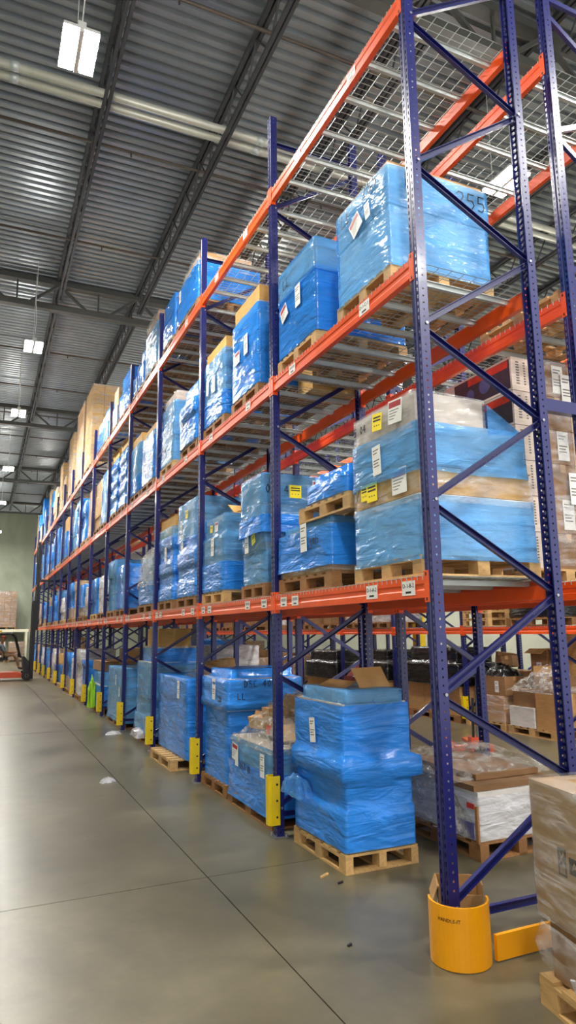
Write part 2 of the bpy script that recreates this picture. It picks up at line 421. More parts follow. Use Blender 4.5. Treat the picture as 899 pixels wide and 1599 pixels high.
# beams: local origin at the near post centre, outer face at x=0
def beam_parts():
    t = ob('rack_beam', None)
    prof = [(0, -.135), (.045, -.135), (.045, -.040), (.022, -.036), (.022, 0), (0, 0)]
    mb = MB()
    n0 = len(mb.v)
    inset = [(0, -.135), (.045, -.135), (.045, -.04), (.022, -.036), (.022, 0), (0, 0), (0, -.045), (.006, -.055), (.006, -.08), (0, -.09)]
    for y in (.043, P-.043): mb.v += [(a, y, b) for a, b in inset]
    kk = len(inset)
    for i in range(kk): j = (i+1) % kk; mb.f.append((i, kk+i, kk+j, j)); mb.mi.append(0)
    mb.build('beam_rail', 'orange', t)
    for ys_, y0, y1 in ((1, .002, .048), (-1, P-.048, P-.002)):
        c = MB(); c.box((-.006, y0, -.165), (-.001, y1, .035))
        e0, e1 = (.0415, .046) if ys_ > 0 else (P-.046, P-.0415)
        c.box((-.001, e0, -.165), (.05, e1, .035))
        ym = (y0+y1)/2
        for z in (.012, -.145): c.box((-.008, ym-.006, z-.010), (-.006, ym+.006, z+.010), 1)
        c.build('connector', ['orange', 'dark'], t)
    return t
bp = beam_parts(); bp['category'] = 'rack beam'; bp['group'] = 'orange rack beams'
def plate_mesh(wd, ht, words):
    mb = MB(); mb.box((-wd/2, -ht/2, 0), (wd/2, ht/2, .002))
    if words == 'marks':
        x = -wd*.36; r = random.Random(wd*7+ht)
        while x < wd*.34:
            w_ = r.uniform(.008, .014); mb.box((x, ht*.02, .002), (x+w_*.6, ht*.34, .0026), 1); x += w_+.004
    mb.box((-wd*.22, -ht*.36, .002), (wd*.2, -ht*.22, .0026), 1)
    return mb.mesh('label_plate', ['white', 'ink'])
PLM = plate_mesh(.135, .085, 'marks'); PLT = plate_mesh(.15, .095, None)
BL = {0: [(.23, 'D-1-B-2'), (.69, 'D-1-A-2'), (2.0, None), (2.25, None)], 1: [(.66, 'D-1-C-1'), (1.99, None)], 2: [(.74, None), (1.8, None)]}
first = True
zc3 = [1.86, 4.18, 6.4]
for rn, x0, rev, ns in ROWS[:3]:
    bays = list(ns)[:-1]
    for lv in range(3):
        zz = ZL[lv] if rn != 'third row' else zc3[lv]
        for n in bays:
            for side in (0, 1):
                word = ('aisle side', 'inner side')[side] if not rev else ('inner side', 'aisle side')[side]
                lab = f'orange beam, {word}, {SHELF[lv]}, {ORD[n]} bay from the near end, {rn}'
                if side == 0: loc = (x0, n*P, zz); rz = 0
                else: loc = (x0+DEPTH, (n+1)*P, zz); rz = PI
                if first: bp.location = loc; bp['label'] = lab; o = bp; first = False; LABELS[lab] = 1
                else:
                    o = bp.copy(); C.objects.link(o); o.location = loc; o.rotation_euler = (0, 0, rz); o['label'] = lab; LABELS[lab] = LABELS.get(lab, 0)+1
                    for ch in [c for c in bp.children if not c.name.startswith('label')]:
                        c = ch.copy(); C.objects.link(c); c.parent = o
                if x0 == 0 and side == 0 and n < 8:
                    for (yy, tx) in BL[lv]:
                        pl = ob('label_plate', PLT if tx and n == 0 else PLM, o, (-.0005, yy, -.062 if n else -.066), R_FRONT)
                        if tx and n == 0: ob('lettering', text_mesh(tx, .040, 'ink'), pl, (0, .014, .0024))
# wire decks, two per bay
def deck_parts():
    t = ob('wire_deck', None); L = 1.165
    wires = MB(); r = .0030
    for i in range(10):
        x = .035+i*(DEPTH-.07)/9; wires.tube((x, .012, -.006), (x, L-.012, -.006), r, 3, caps=False)
    for j in range(20):
        y = .012+j*(L-.024)/19
        wires.path([(-.004, y, -.028), (-.004, y, .002), (DEPTH+.004, y, .002), (DEPTH+.004, y, -.028)], r, 3)
    wo = wires.build('wire_grid', 'galv', t); wo['kind'] = 'stuff'
    cm = MB().extrude([(-.032, 0), (-.032, -.004), (-.018, -.004), (-.014, -.036), (.014, -.036), (.018, -.004), (.032, -.004), (.032, 0)], (.024, 0, -.0095), (DEPTH-.024, 0, -.0095)).mesh('support_channel', 'galv')
    for y in (.20, .585, .97): ob('support_channel', cm, t, (0, y, 0))
    return t
dp = deck_parts(); dp['category'] = 'wire deck'; dp['group'] = 'wire mesh decks on the rack beams'; first = True
for rn, x0, rev, ns in ROWS[:3]:
    for lv in range(3):
        zz = ZL[lv] if rn != 'third row' else zc3[lv]
        for n in list(ns)[:-1]:
            for h in range(2):
                lab = f'wire mesh deck, {("near", "far")[h]} half, {SHELF[lv]}, {ORD[n]} bay from the near end, {rn}'
                loc = (x0, n*P+.05+h*1.215, zz+.004)
                if first: dp.location = loc; dp['label'] = lab; first = False; LABELS[lab] = 1
                else: copy_tree(dp, loc, 0, lab)
# spacers between back-to-back frames
for n in range(0, 8):
    for z, wd in ((3.42, 'lower'), (6.0, 'upper')):
        if n == 0 and wd == 'upper': continue
        o = MB().extrude([(-.03, -.045), (.03, -.045), (.03, .045), (-.03, .045)], (DEPTH+.002, n*P, z), (1.398, n*P, z)).build('row_spacer', 'blue')
        tag(o, f'short blue {wd} spacer joining back to back frames, {ORD[n]} from the near end', 'spacer', 'row spacers')
# yellow post bumpers on the front posts
def bumper_parts():
    t = ob('post_bumper', None)
    prof = [(-.055, -.058), (.03, -.058), (.03, -.05), (-.05, -.05), (-.065, -.028), (-.065, .028), (-.05, .05), (.03, .05), (.03, .058), (-.055, .058), (-.075, .030), (-.075, -.030)]
    MB().extrude([(y, x) for x, y in prof], (0, 0, .11), (0, 0, .53), (1, 0, 0)).build('shield', 'yellow2', t)
    for z in (.18, .32, .46): MB().tube((-.0, -.062, z), (0, -.05, z), .011, 6).build('bolt', 'dark', t)
    return t
bu = bumper_parts(); bu['category'] = 'post guard'; bu['group'] = 'yellow bumpers on the front posts'; first = True
for n in range(1, NB):
    lab = f'small yellow steel bumper on the front rack post, {ORD[n]} from the near end'
    if first: bu.location = (-.004, n*P, 0); bu['label'] = lab; first = False; LABELS[lab] = 1
    else: copy_tree(bu, (-.004, n*P, 0), 0, lab)
for n in (3, 4, 5, 6):
    copy_tree(bu, (6.19, n*P, 0), 0, f'small yellow bumper on third row rack post, {ORD[n]} from the near end')
# end-of-row guard with its plank
t = thing('end_guard', 'large curved orange yellow guard around nearest rack post with plank behind', 'post guard', (0, 0, 0))
def curved(cx, cy, r, a0, a1, z0, z1, th, n=22):
    mb = MB(); ring = []
    for i in range(n+1):
        a = math.radians(a0+(a1-a0)*i/n); ring.append((math.cos(a), math.sin(a)))
    for i in range(n):
        (c0, s0), (c1, s1) = ring[i], ring[i+1]
        A = [(cx+c0*r, cy+s0*r), (cx+c1*r, cy+s1*r)]; B = [(cx+c0*(r-th), cy+s0*(r-th)), (cx+c1*(r-th), cy+s1*(r-th))]
        mb.face([(*A[0], z0), (*A[1], z0), (*A[1], z1), (*A[0], z1)]); mb.face([(*B[1], z0), (*B[0], z0), (*B[0], z1), (*B[1], z1)])
        mb.face([(*A[0], z1), (*A[1], z1), (*B[1], z1), (*B[0], z1)])
    for i in (0, n):
        c, s = ring[i]; mb.face([(cx+c*r, cy+s*r, z0), (cx+c*(r-th), cy+s*(r-th), z0), (cx+c*(r-th), cy+s*(r-th), z1), (cx+c*r, cy+s*r, z1)])
    return mb
GX, GYY, GR = .035, -.075, .17
curved(GX, GYY, GR, 140, 340, .004, .325, .012).build('curved_shield', 'yellow', t)
curved(DEPTH-.035, GYY, GR, 200, 400, .004, .325, .012).build('curved_shield', 'yellow', t)
MB().box((GX+.155, -.20, .008), (DEPTH-.2, -.175, .14)).build('plank', 'yellow', t)
tm = text_mesh('HANDLE-IT', .026, 'ink')
for v in tm.vertices:
    a = math.radians(213)+v.co.x/GR; rr = GR+.0012+v.co.z
    v.co = Vector((GX+rr*math.cos(a), GYY+rr*math.sin(a), .255+v.co.y))
ob('lettering', tm, t)

# ------------------------------------------------------------------ pallets (unit size, scaled by their Empty)
def pallet_parts(WM):
    t = ob('wooden_pallet', None)
    db = MB().box((0, -.045, 0), (1, .045, .018)).mesh('deck_board', WM)
    for i in range(7): ob('deck_board', db, t, (0, .05+i*.15, .122))
    sb = MB().box((-.05, 0, 0), (.05, 1, .018)).mesh('stringer_board', WM)
    bb = MB().box((-.05, 0, 0), (.05, 1, .018)).mesh('bottom_board', WM)
    bl = MB().box((-.05, -.06, 0), (.05, .06, .086)).mesh('block', WM)
    for x in (.05, .5, .95):
        ob('stringer_board', sb, t, (x, 0, .104)); ob('bottom_board', bb, t, (x, 0, .001))
        for y in (.06, .5, .94): ob('block', bl, t, (x, y, .0185))
    eb = MB().box((.1, -.05, 0), (.9, .05, .017)).mesh('bottom_board', WM)
    for y in (.05, .95): ob('bottom_board', eb, t, (0, y, .0015))
    return t
PP = {}
def far_pallet_mesh(mat):
    mb = MB()
    for i in range(7): mb.box((0, .005+i*.15, .122), (1, .095+i*.15, .14))
    for x in (0, .45, .9):
        mb.box((x, 0, .104), (x+.1, 1, .122)); mb.box((x, 0, .001), (x+.1, 1, .0185))
        for y in (0, .44, .88): mb.box((x, y, .0185), (x+.1, y+.12, .104))
    return mb.mesh('wooden_pallet', mat)
FPM = {k: far_pallet_mesh(k) for k in ('wood', 'wood2')}
def pallet(x0, x1, y0, y1, z, label, near=True, rz=0, mat='wood'):
    if near:
        if mat not in PP:
            o = PP[mat] = pallet_parts(mat); o['category'] = 'pallet'; o['group'] = 'wooden pallets'; o.location = (x0, y0, z); o.rotation_euler = (0, 0, rz); o['label'] = label; LABELS[label] = LABELS.get(label, 0)+1
            o.scale = (x1-x0, y1-y0, 1)
        else: o = copy_tree(PP[mat], (x0, y0, z), rz, label, (x1-x0, y1-y0, 1))
    else:
        o = ob('wooden_pallet', FPM[mat], None, (x0, y0, z), (0, 0, rz), (x1-x0, y1-y0, 1)); tag(o, label, 'pallet', 'wooden pallets')
    return o
# ------------------------------------------------------------------ wrapped loads
def carton(parent, a, b, mat, rot=None, tape=True, name='carton'):
    a = Vector(a); b = Vector(b); c = (a+b)/2; h = (b-a)/2
    mb = MB(); mb.box(tuple(-h), tuple(h))
    if tape:
        e = .0015; w_ = .03
        if h.x > h.y: mb.box((-h.x-e, -w_, h.z-.07), (h.x+e, w_, h.z+e), 1)
        else: mb.box((-w_, -h.y-e, h.z-.07), (w_, h.y+e, h.z+e), 1)
    return mb.build(name, [mat, 'tape'], parent, c, rot or (0, 0, 0))
def shell(parent, keys, mat, near, cap, seed, amp=.010, name='stretch_wrap'):
    # keys: list of (z, x0, x1, y0, y1); skinned as a rounded, wrinkled sleeve
    m = 9 if near else 2; dz = .05 if near else .25
    rings = []
    def ring(z, x0, x1, y0, y1, am):
        r = .022; pts = []
        cs = [(x0+r, y0+r, 180), (x1-r, y0+r, 270), (x1-r, y1-r, 0), (x0+r, y1-r, 90)]
        for q in range(4):
            cx, cy, a0 = cs[q]
            for k in range(3 if near else 2):
                a = math.radians(a0+(45*k if near else 90*k)); pts.append((cx+r*math.cos(a), cy+r*math.sin(a), math.cos(a), math.sin(a), .35))
            nx, ny, na = cs[(q+1) % 4]; e0 = pts[-1]; a = math.radians(na); e1 = (nx+r*math.cos(a), ny+r*math.sin(a))
            for k in range(1, m):
                u = k/m; pts.append((e0[0]+(e1[0]-e0[0])*u, e0[1]+(e1[1]-e0[1])*u, math.cos(a), math.sin(a), 1))
        out = []
        for px, py, nx, ny, wgt in pts:
            s = px*1.3+py*1.7
            n1 = noise.noise(Vector((px*1.5+seed, py*1.5, z*9)))+.6*noise.noise(Vector((px*4, py*4+seed, z*5+s)))
            o = .006+am*wgt*(.35+n1*.9)
            o = max(.002, o)
            out.append((px+nx*o, py+ny*o, z+(.012*noise.noise(Vector((px*3, py*3, seed+z*2))) if near else 0)))
        return out
    for i, kz in enumerate(keys):
        if i:
            pz = keys[i-1]; n = max(1, int(abs(kz[0]-pz[0])/dz))
            for j in range(1, n):
                u = j/n; rings.append(ring(*[pz[q]+(kz[q]-pz[q])*u for q in range(5)], amp))
        rings.append(ring(*kz, amp))
    if cap:
        z, x0, x1, y0, y1 = keys[-1]; e = min(.14, (x1-x0)*.3, (y1-y0)*.3)
        rings.append(ring(z+.006, x0+.01, x1-.01, y0+.01, y1-.01, amp)); rings.append(ring(z+.008, x0+e, x1-e, y0+e, y1-e, amp*1.5))
    mb = MB(); L = len(rings[0])
    for r in rings: mb.v += r
    for i in range(len(rings)-1):
        for j in range(L):
            k = (j+1) % L; mb.f.append((i*L+j, i*L+k, (i+1)*L+k, (i+1)*L+j)); mb.mi.append(0)
    if cap == 2: mb.f.append(tuple((len(rings)-1)*L+j for j in range(L))); mb.mi.append(0)
    return mb.build(name, mat, parent, smooth=True)
FILM = {'b': 'blueF', 't': 'thinF', 'c': 'clearF', 'w': 'whiteF', 'k': 'blackF'}
def Ly(h, wrap='b', ny=1, nx=1, dx=(0, 0), dy=(0, 0), mat='greyc', tape=False):
    return dict(h=h, wrap=wrap, ny=ny, nx=nx, dx=dx, dy=dy, mat=mat, tape=tape)
SHIP = None
def sticker_mesh(kind):
    mb = MB()
    if kind == 'ship':
        mb.box((-.05, -.10, 0), (.05, .10, .0015))
        for i, (a, b, y) in enumerate(((-.038, .03, .07), (-.038, .01, .05), (-.038, .036, .0), (-.038, .02, -.02), (-.038, .03, -.04))): mb.box((a, y-.004, .0015), (b, y+.004, .002), 1)
        return mb.mesh('shipping_label', ['white', 'greyink'])
    if kind == 'placard':
        mb.box((-.085, -.085, 0), (.085, .085, .0015)); mb.box((-.075, .03, .0015), (.075, .072, .002), 1)
        for y in (.01, -.01, -.03, -.05): mb.box((-.07, y-.003, .0015), (.04+y, y+.003, .002), 2)
        return mb.mesh('red_band_placard', ['white', 'red', 'greyink'])
    if kind == 'yellow':
        mb.box((-.065, -.065, 0), (.065, .065, .0015))
        for y in (.035, .012): mb.box((-.05, y-.006, .0015), (.05, y+.006, .002), 1)
        for x in (-.03, 0, .03): mb.box((x-.006, -.03, .0015), (x+.006, -.022, .002), 1)
        return mb.mesh('yellow_sticker', ['sticker', 'ink'])
SM = {k: sticker_mesh(k) for k in ('ship', 'placard', 'yellow')}
SN = {'ship': 'shipping_label', 'placard': 'red_band_placard', 'yellow': 'yellow_sticker'}
def sticker(parent, kind, face, u, v, off, spin=0, s=1):
    # face 'f': on the aisle side at local x=off; face 's': on the near end at local y=off; u along the face, v up
    R = (FRONT if face == 'f' else SIDE) @ Matrix.Rotation(spin, 3, 'Z')
    loc = (off, u, v) if face == 'f' else (u, off, v)
    return ob(SN[kind], SM[kind], parent, loc, R.to_euler(), (s, s, 1))
GLY = {'L': [[(.1, 1), (.1, 0), (.6, .02)]], '2': [[(.05, .8), (.2, 1), (.5, .95), (.55, .7), (.1, .02), (.65, .0)]],
       '5': [[(.6, 1), (.15, 1), (.12, .55), (.45, .6), (.58, .3), (.4, .02), (.08, .08)]], '1': [[(.3, 1), (.25, 0)]],
       'g': [[(.5, .6), (.2, .65), (.1, .35), (.4, .25), (.5, .6), (.48, -.3), (.1, -.25)]], 'm': [[(.05, 0), (.1, .6), (.3, .55), (.3, 0)], [(.3, .5), (.5, .6), (.55, 0)]],
       'b': [[(.1, 1), (.08, 0), (.45, .05), (.5, .45), (.12, .5)]], 'D': [[(.1, 1), (.1, 0), (.5, .2), (.55, .7), (.1, 1)]],
       'S': [[(.55, .9), (.2, 1), (.12, .7), (.5, .45), (.5, .1), (.1, 0)]], 'C': [[(.55, .9), (.2, .95), (.08, .5), (.2, .05), (.55, .1)]],
       '4': [[(.4, 0), (.4, 1), (.05, .35), (.6, .35)]], '0': [[(.3, 1), (.08, .5), (.3, 0), (.55, .5), (.3, 1)]], '7': [[(.05, 1), (.6, 1), (.2, 0)]], '9': [[(.55, .7), (.3, 1), (.1, .7), (.5, .6), (.5, 0)]], ' ': []}
def handwriting(parent, txt, face, u, v, off, size):
    mb = MB(); x = 0; w_ = .008
    for ch in txt:
        for st in GLY.get(ch, []):
            for (a, b), (c, d) in zip(st, st[1:]):
                p = Vector((x+a*size, b*size, 0)); q = Vector((x+c*size, d*size, 0)); mb.bar(p, q, w_, .002, (0, 0, 1))
        x += size*.78
    R = (FRONT if face == 'f' else SIDE); loc = (off, u, v) if face == 'f' else (u, off, v)
    h_ = mb.build('handwriting', 'ink', parent, loc, R.to_euler()); h_['kind'] = 'stuff'; return h_
def load(label, z, x0, x1, y0, y1, layers, near=True, pal=None, seed=None, cat='wrapped pallet load', cap=1, full_top=False, name='wrapped_load', rz=0, group='stretch wrapped loads', palmat=None, skirt=0):
    if palmat is None: palmat = 'wood' if pal and 'pale' in pal else 'wood2'
    seed = random.uniform(0, 50) if seed is None else seed
    W, D = x1-x0, y1-y0
    z0 = z
    if pal:
        pallet(x0-.01, x1+.01, y0-.01, y1+.01, z, pal, near, rz, palmat); z0 = z+.1405
    t = thing(name, label, cat, (x0, y0, z0), rz, group)
    zz = 0; runs = []; G = .012
    for li, L in enumerate(layers):
        a0, a1 = L['dx'][0], W-L['dx'][1]; b0, b1 = L['dy'][0], D-L['dy'][1]; h = L['h']
        ny, nx = L['ny'], L['nx']; top = li == len(layers)-1
        for i in range(ny):
            for j in range(nx):
                if i and j and not (full_top and top): continue
                cw, cd = (a1-a0-2*G)/nx, (b1-b0-2*G)/ny; e = .003
                jit = random.uniform(0, .008)
                carton(t, (a0+G+j*cw+e+(jit if nx > 1 else 0), b0+G+i*cd+e+(jit if ny > 1 else 0), zz+.001), (a0+G+(j+1)*cw-e, b0+G+(i+1)*cd-e, zz+h-.003), L['mat'], None, L['tape'] and near)
        if L['wrap']:
            ka = (zz+.012, a0, a1, b0, b1); kb = (zz+h-.012, a0, a1, b0, b1)
            if runs and runs[-1][0] == L['wrap'] and runs[-1][2] == li-1: runs[-1][1] += [ka, kb]; runs[-1][2] = li
            else: runs.append([L['wrap'], [ka, kb], li])
        zz += h
    for i, (wk, keys, li) in enumerate(runs):
        keys = list(keys)
        if i and keys[0][0]-runs[i-1][1][-1][0] < .06:
            k0 = keys[0]; keys.insert(0, (k0[0]-.07, k0[1]-.007, k0[2]+.007, k0[3]-.007, k0[4]+.007))
        if i == 0 and skirt: keys.insert(0, (-skirt, keys[0][1]-.012, keys[0][2]+.012, keys[0][3]-.012, keys[0][4]+.012))
        last = li == len(layers)-1
        if not last and layers[li+1]['wrap'] is None: keys[-1] = (keys[-1][0]-.02, *keys[-1][1:])
        if last: keys[-1] = (keys[-1][0]+.012, *keys[-1][1:])
        shell(t, keys, FILM[wk], near, cap if last else 0, seed+i*7)
    t['_h'] = zz
    return t
def crumple(parent, x0, x1, y0, y1, z, h, mat='crumpF', seed=0, n=18, name='loose_film', skirt=.05, peak=(.5, .5)):
    mb = MB()
    for i in range(n+1):
        for j in range(n+1):
            u, v = i/n, j/n; e = min(u, 1-u, v, 1-v)
            d = math.hypot(u-peak[0], v-peak[1])
            f = min(1, e*6)**.6*max(.12, 1-d*1.1)
            nz = noise.noise(Vector((u*5+seed, v*5, seed)))*.35+noise.noise(Vector((u*13, v*13+seed, 1)))*.16
            hh = h*f*(1+nz)+(-skirt if e == 0 else 0)
            mb.v.append((x0+(x1-x0)*u+.04*noise.noise(Vector((u*9, v*9, seed+3))), y0+(y1-y0)*v+.04*noise.noise(Vector((u*9, v*9, seed+8))), z+hh))
    for i in range(n):
        for j in range(n):
            a = i*(n+1)+j; mb.f.append((a, a+n+1, a+n+2, a+1)); mb.mi.append(0)
    return mb.build(name, mat, parent, smooth=True)
def pile(parent, x0, x1, y0, y1, z, h, n, mats, seed, name='carton'):
    r = random.Random(seed)
    for i in range(n):
        sx, sy, sz = r.uniform(.18, .34), r.uniform(.2, .36), r.uniform(.12, .26)
        cx, cy = r.uniform(x0+sx/2, max(x0+sx/2, x1-sx/2)), r.uniform(y0+sy/2, max(y0+sy/2, y1-sy/2))
        e = min(cx-x0, x1-cx, cy-y0, y1-cy)/max(.05, min(x1-x0, y1-y0)/2)
        cz = z+sz/2+max(0, (h-sz))*min(1, e)*r.uniform(.3, 1)
        carton(parent, (cx-sx/2, cy-sy/2, cz-sz/2), (cx+sx/2, cy+sy/2, cz+sz/2), r.choice(mats), (r.uniform(-.25, .25), r.uniform(-.25, .25), r.uniform(-.6, .6)), True, name)
def flap(parent, p, w_, d, tilt, rz, mat='kraft'):
    mb = MB().box((0, -w_/2, 0), (d, w_/2, .006)); return mb.build('carton_flap', mat, parent, p, (0, -tilt, rz))

XF, XB = .045, 1.02
# ---- floor level, front row
o = load('blue wrapped carton stack with open cardboard flap on top, nearest on the floor', 0, .10, .74, 1.36, 2.28,
     [Ly(.09, 'b', 2, 2), Ly(.22, 'b', 3, 2), Ly(.21, 'b', 3, 2, (.02, .01), (.01, .02)), Ly(.17, 'b', 3, 2, (-.03, -.08), (-.02, 0)), Ly(.42, 'b', 3, 2, (.01, .0), (.03, 0)), Ly(.10, 't', 3, 2, (.05, .05), (.04, .1))],
     True, 'pale wooden block pallet under the nearest blue floor stack', 3, full_top=True, cap=2, skirt=0)
sticker(o, 'ship', 'f', .52, .86, -.012, .1); flap(o, (.42, .18, 1.205), .36, .2, 1.0, PI/2+.25); flap(o, (.12, .45, 1.205), .4, .16, .35, .1)
crumple(o, -.14, .02, .55, .95, .35, .12, 'thinF', 5, 10, 'loose_film_tail')
o = load('blue wrapped base with crumpled clear film over brown cartons, beside first bumper post', 0, .05, .95, 2.68, 3.92,
     [Ly(.35, 'b', 2, 2), Ly(.22, 't', 2, 2, (.01, .01), (.01, .02))], True, 'weathered pallet under the blue base with crumpled film top', 5, cap=0, full_top=True, skirt=.05)
pile(o, .1, .85, .05, 1.15, .57, .42, 9, ['kraft', 'brown', 'tan'], 11); carton(o, (.35, .1, .57), (.85, .75, .84), 'brown'); carton(o, (.42, .15, .84), (.8, .6, 1.0), 'kraft', (.1, .08, .3))
mbx = MB().box((0, .45, .66), (.004, .55, .75)).build('red_label', 'redprint', o, (.03, 0, 0), (0, .2, 0))
crumple(o, -.01, .92, -.02, 1.25, .56, .60, 'crumpF', 2, 26, 'clear_film', .03, (.65, .30))
sticker(o, 'ship', 'f', .22, .40, -.013, 0, 1.1); sticker(o, 'placard', 'f', 1.0, .42, -.013, -.1); sticker(o, 'ship', 'f', .95, .37, -.012, 0, .9)
handwriting(o, 'DS7 0C', 'f', .85, .27, -.014, .07)
o = load('tall blue wrapped load with wide overhanging top box, second bay floor far half', 0, .06, 1.0, 4.02, 4.94,
     [Ly(.80, 'b', 1, 1, (.03, .03), (.03, .03)), Ly(.10, 'b', 1, 1, (-.02, 0), (-.07, 0)), Ly(.26, 'b', 1, 1, (-.01, .02), (-.06, .0)), Ly(.09, 'b', 1, 1, (.08, .08), (.1, .1))],
     True, 'brown pallet under the tall blue load with overhanging top', 8, full_top=True, cap=2, skirt=.04)
sticker(o, 'ship', 'f', .40, 1.02, -.025, 0, 1.2); handwriting(o, 'DSC 40', 's', .18, 1.06, -.078, .075); handwriting(o, 'LL', 's', .1, .93, -.078, .07)
MB().box((0, .12, .86), (.003, .22, .91)).build('torn_hole', 'ink', o, (-.03, 0, 0)); MB().box((0, .3, .88), (.003, .42, .895)).build('torn_hole', 'ink', o, (-.03, 0, 0), (.2, 0, 0))
o = load('very broad blue wrapped load with brown film bundle on top, third bay floor', .1405, .06, 1.0, 5.62, 7.22,
     [Ly(.76, 'b', 1, 2), Ly(.30, 'b', 2, 2, (-.01, 0), (-.01, 0))], True, None, 9, full_top=True, cap=2)
sticker(o, 'ship', 'f', .42, .90, -.02, 0, 1.2); pile(o, .3, .8, .2, .8, 1.06, .16, 3, ['brown', 'kraft'], 4); crumple(o, .2, .9, .1, .95, 1.06, .22, 'crumpF', 12, 14)
pallet(-.12, .90, 5.78, 6.98, 0, 'pale pallet end sticking out from under the broad blue load')
o = load('grey boxes with red hazard labels and blue film top, second row floor, fifth bay', 0, 1.45, 2.4, 10.15, 12.2,
     [Ly(.86, 'b', 2, 2), Ly(.36, 'c', 1, 1, mat='greyc'), Ly(.30, 'b', 1, 1, (.02, 0), (.02, .02))], True, 'pallet under the grey hazard label boxes', 4, cap=2)
for k in range(3): sticker(o, 'placard', 's', .3+k*.16, 1.07, -.014, PI/4, .8)
o = load('leaning mixed stack in clear blue film with brown box on top, fourth bay floor', 0, .08, .95, 7.95, 9.2,
     [Ly(.30, 't', 2, 2, (0, 0), (0, .02)), Ly(.28, 't', 1, 1, (.03, 0), (.08, .02)), Ly(.62, 't', 2, 1, (.02, 0), (.02, .1), 'greyc'), Ly(.26, 'b', 2, 1, (.1, .05), (.05, .2)), Ly(.30, None, 1, 1, (.14, .14), (.08, .3), 'tan', True)],
     True, 'weathered pallet under leaning mixed stack in fourth bay', 13, cap=0)
crumple(o, -.14, .05, .3, .9, .0, .1, 'whiteF', 4, 8)
o = load('flat grey blue wrapped slab of cartons, fifth bay floor near half', 0, .06, 1.0, 10.2, 11.9, [Ly(1.0, 't', 1, 2)], True, 'pallet under the flat grey blue slab', 14, cap=2, skirt=.05)
sticker(o, 'ship', 'f', .3, .55, -.014); sticker(o, 'ship', 'f', .7, .75, -.014)
o = load('low blue wrapped load with bright green bag on it, sixth bay floor', 0, .06, 1.0, 12.7, 14.6, [Ly(.5, 'b', 2, 2), Ly(.3, 't', 2, 2, (.06, 0), (.1, .3))], False, 'pallet under the load with the bright green bag', 15, cap=2)
gb = ob('green_bag', None, None, (-.075, 13.6, .40)); tag(gb, 'crumpled bright yellow green bag hanging on low blue load', 'bag')
crumple(gb, -.03, .13, -.14, .14, 0, .42, 'hivis', 3, 12, 'bag_body', .3)
cb_ = ob('carton', None)
tag(cb_, 'dark brown flat carton on top of low blue load, sixth bay', 'carton'); cb_.location = (.1, 12.9, .96)
carton(cb_, (0, 0, 0), (.8, 1.5, .22), 'brown', None, True, 'carton_body')
# ---- first shelf, front row
z1 = ZL[0]+.008; z2 = ZL[1]+.008; z3 = ZL[2]+.008
o = load('two tier blue wrapped load with brown cardboard band and yellow sticker, nearest on first shelf', z1, XF, 1.04, .13, .98,
     [Ly(.42, 't', 1, 1, mat='whitec'), Ly(.19, 'c', 1, 1, mat='tan'), Ly(.012, None, 1, 1, (-.01, -.01), (-.01, -.01), 'kraft'), Ly(.30, 't', 1, 1, (-.005, .05), (-.01, 0)), Ly(.21, 'c', 1, 1, (.0, .38), (.01, .02))],
     True, 'pale pallet under the nearest load on the first shelf', 21, skirt=.03)
sticker(o, 'yellow', 'f', .56, .52, -.016, 0, 1.1); sticker(o, 'yellow', 'f', .66, .53, -.0145, 0, .9); sticker(o, 'placard', 'f', .2, .53, -.016, 0, 1.05); sticker(o, 'ship', 'f', .47, .74, -.022, .05, 1.1)
sticker(o, 'yellow', 'f', .46, 1.03, -.014, -.1, 1.0); sticker(o, 'placard', 'f', .22, 1.04, -.014, -.08, 1.0); handwriting(o, '720S', 'f', .80, .49, -.014, .085); handwriting(o, '5 04', 'f', .8, 1.0, -.014, .06)
def wedge(parent, W, D, zlo, zhi, x0, x1, mat):   # film stretched down over the step
    mb = MB(); n = 10
    for i in range(n+1):
        for j in range(n+1):
            u, v = i/n, j/n; mb.v.append((x0+(x1-x0)*u, D*v, zhi+(zlo-zhi)*u**.8+.01*noise.noise(Vector((u*6, v*7, 2)))))
    for i in range(n):
        for j in range(n): a = i*(n+1)+j; mb.f.append((a, a+n+1, a+n+2, a+1)); mb.mi.append(0)
    q = len(mb.v)
    mb.face([(x0, 0, zhi), (x1, 0, zlo), (x0, 0, zlo-.02)])
    return mb.build('stretched_film', mat, parent, smooth=False)
wedge(o, 0, .85, .90, 1.10, .62, .96, 'thinF')
o = load('low blue wrapped box marked by hand with a paper label, first bay on first shelf', z1, XF, 1.0, 1.38, 2.43,
     [Ly(.11, 'c', 2, 2, mat='kraft'), Ly(.30, 'b', 1, 1, (-.01, 0), (-.01, -.01)), Ly(.06, 't', 1, 1, (.04, .04), (.04, .05))], True, 'brown pallet under the low hand marked blue box', 22, cap=2)
sticker(o, 'ship', 'f', .46, .33, -.03, .03, 1.25); handwriting(o, 'gmb', 'f', .37, .25, -.028, .09)
pallet(.06, .98, 1.08, 2.02, z1+.1405+.475, 'pale pallet riding on top of the low hand marked blue box')
o = load('small bright blue wrapped box on the raised pallet, first bay on first shelf', z1+.1405+.4755+.1405, .07, .9, 1.14, 1.86, [Ly(.18, 'b', 1, 1), Ly(.07, 'b', 1, 1, (.05, .05), (.04, .06))], True, None, 23, cap=2)
o = load('grey cardboard box with yellow sticker on blue wrapped cartons, second bay on first shelf', z1, XF, 1.03, 2.80, 3.46,
     [Ly(.34, 't', 1, 1, (.01, .25), (0, 0), 'greyc'), Ly(.24, 't', 1, 2, (.0, .2), (.02, 0), 'kraft', True), Ly(.14, 'b', 1, 1, (-.03, 0), (-.02, -.02)), Ly(.42, 't', 1, 1, (-.02, 0), (0, 0), 'greyc')], True, 'pallet under the grey box with yellow sticker', 24)
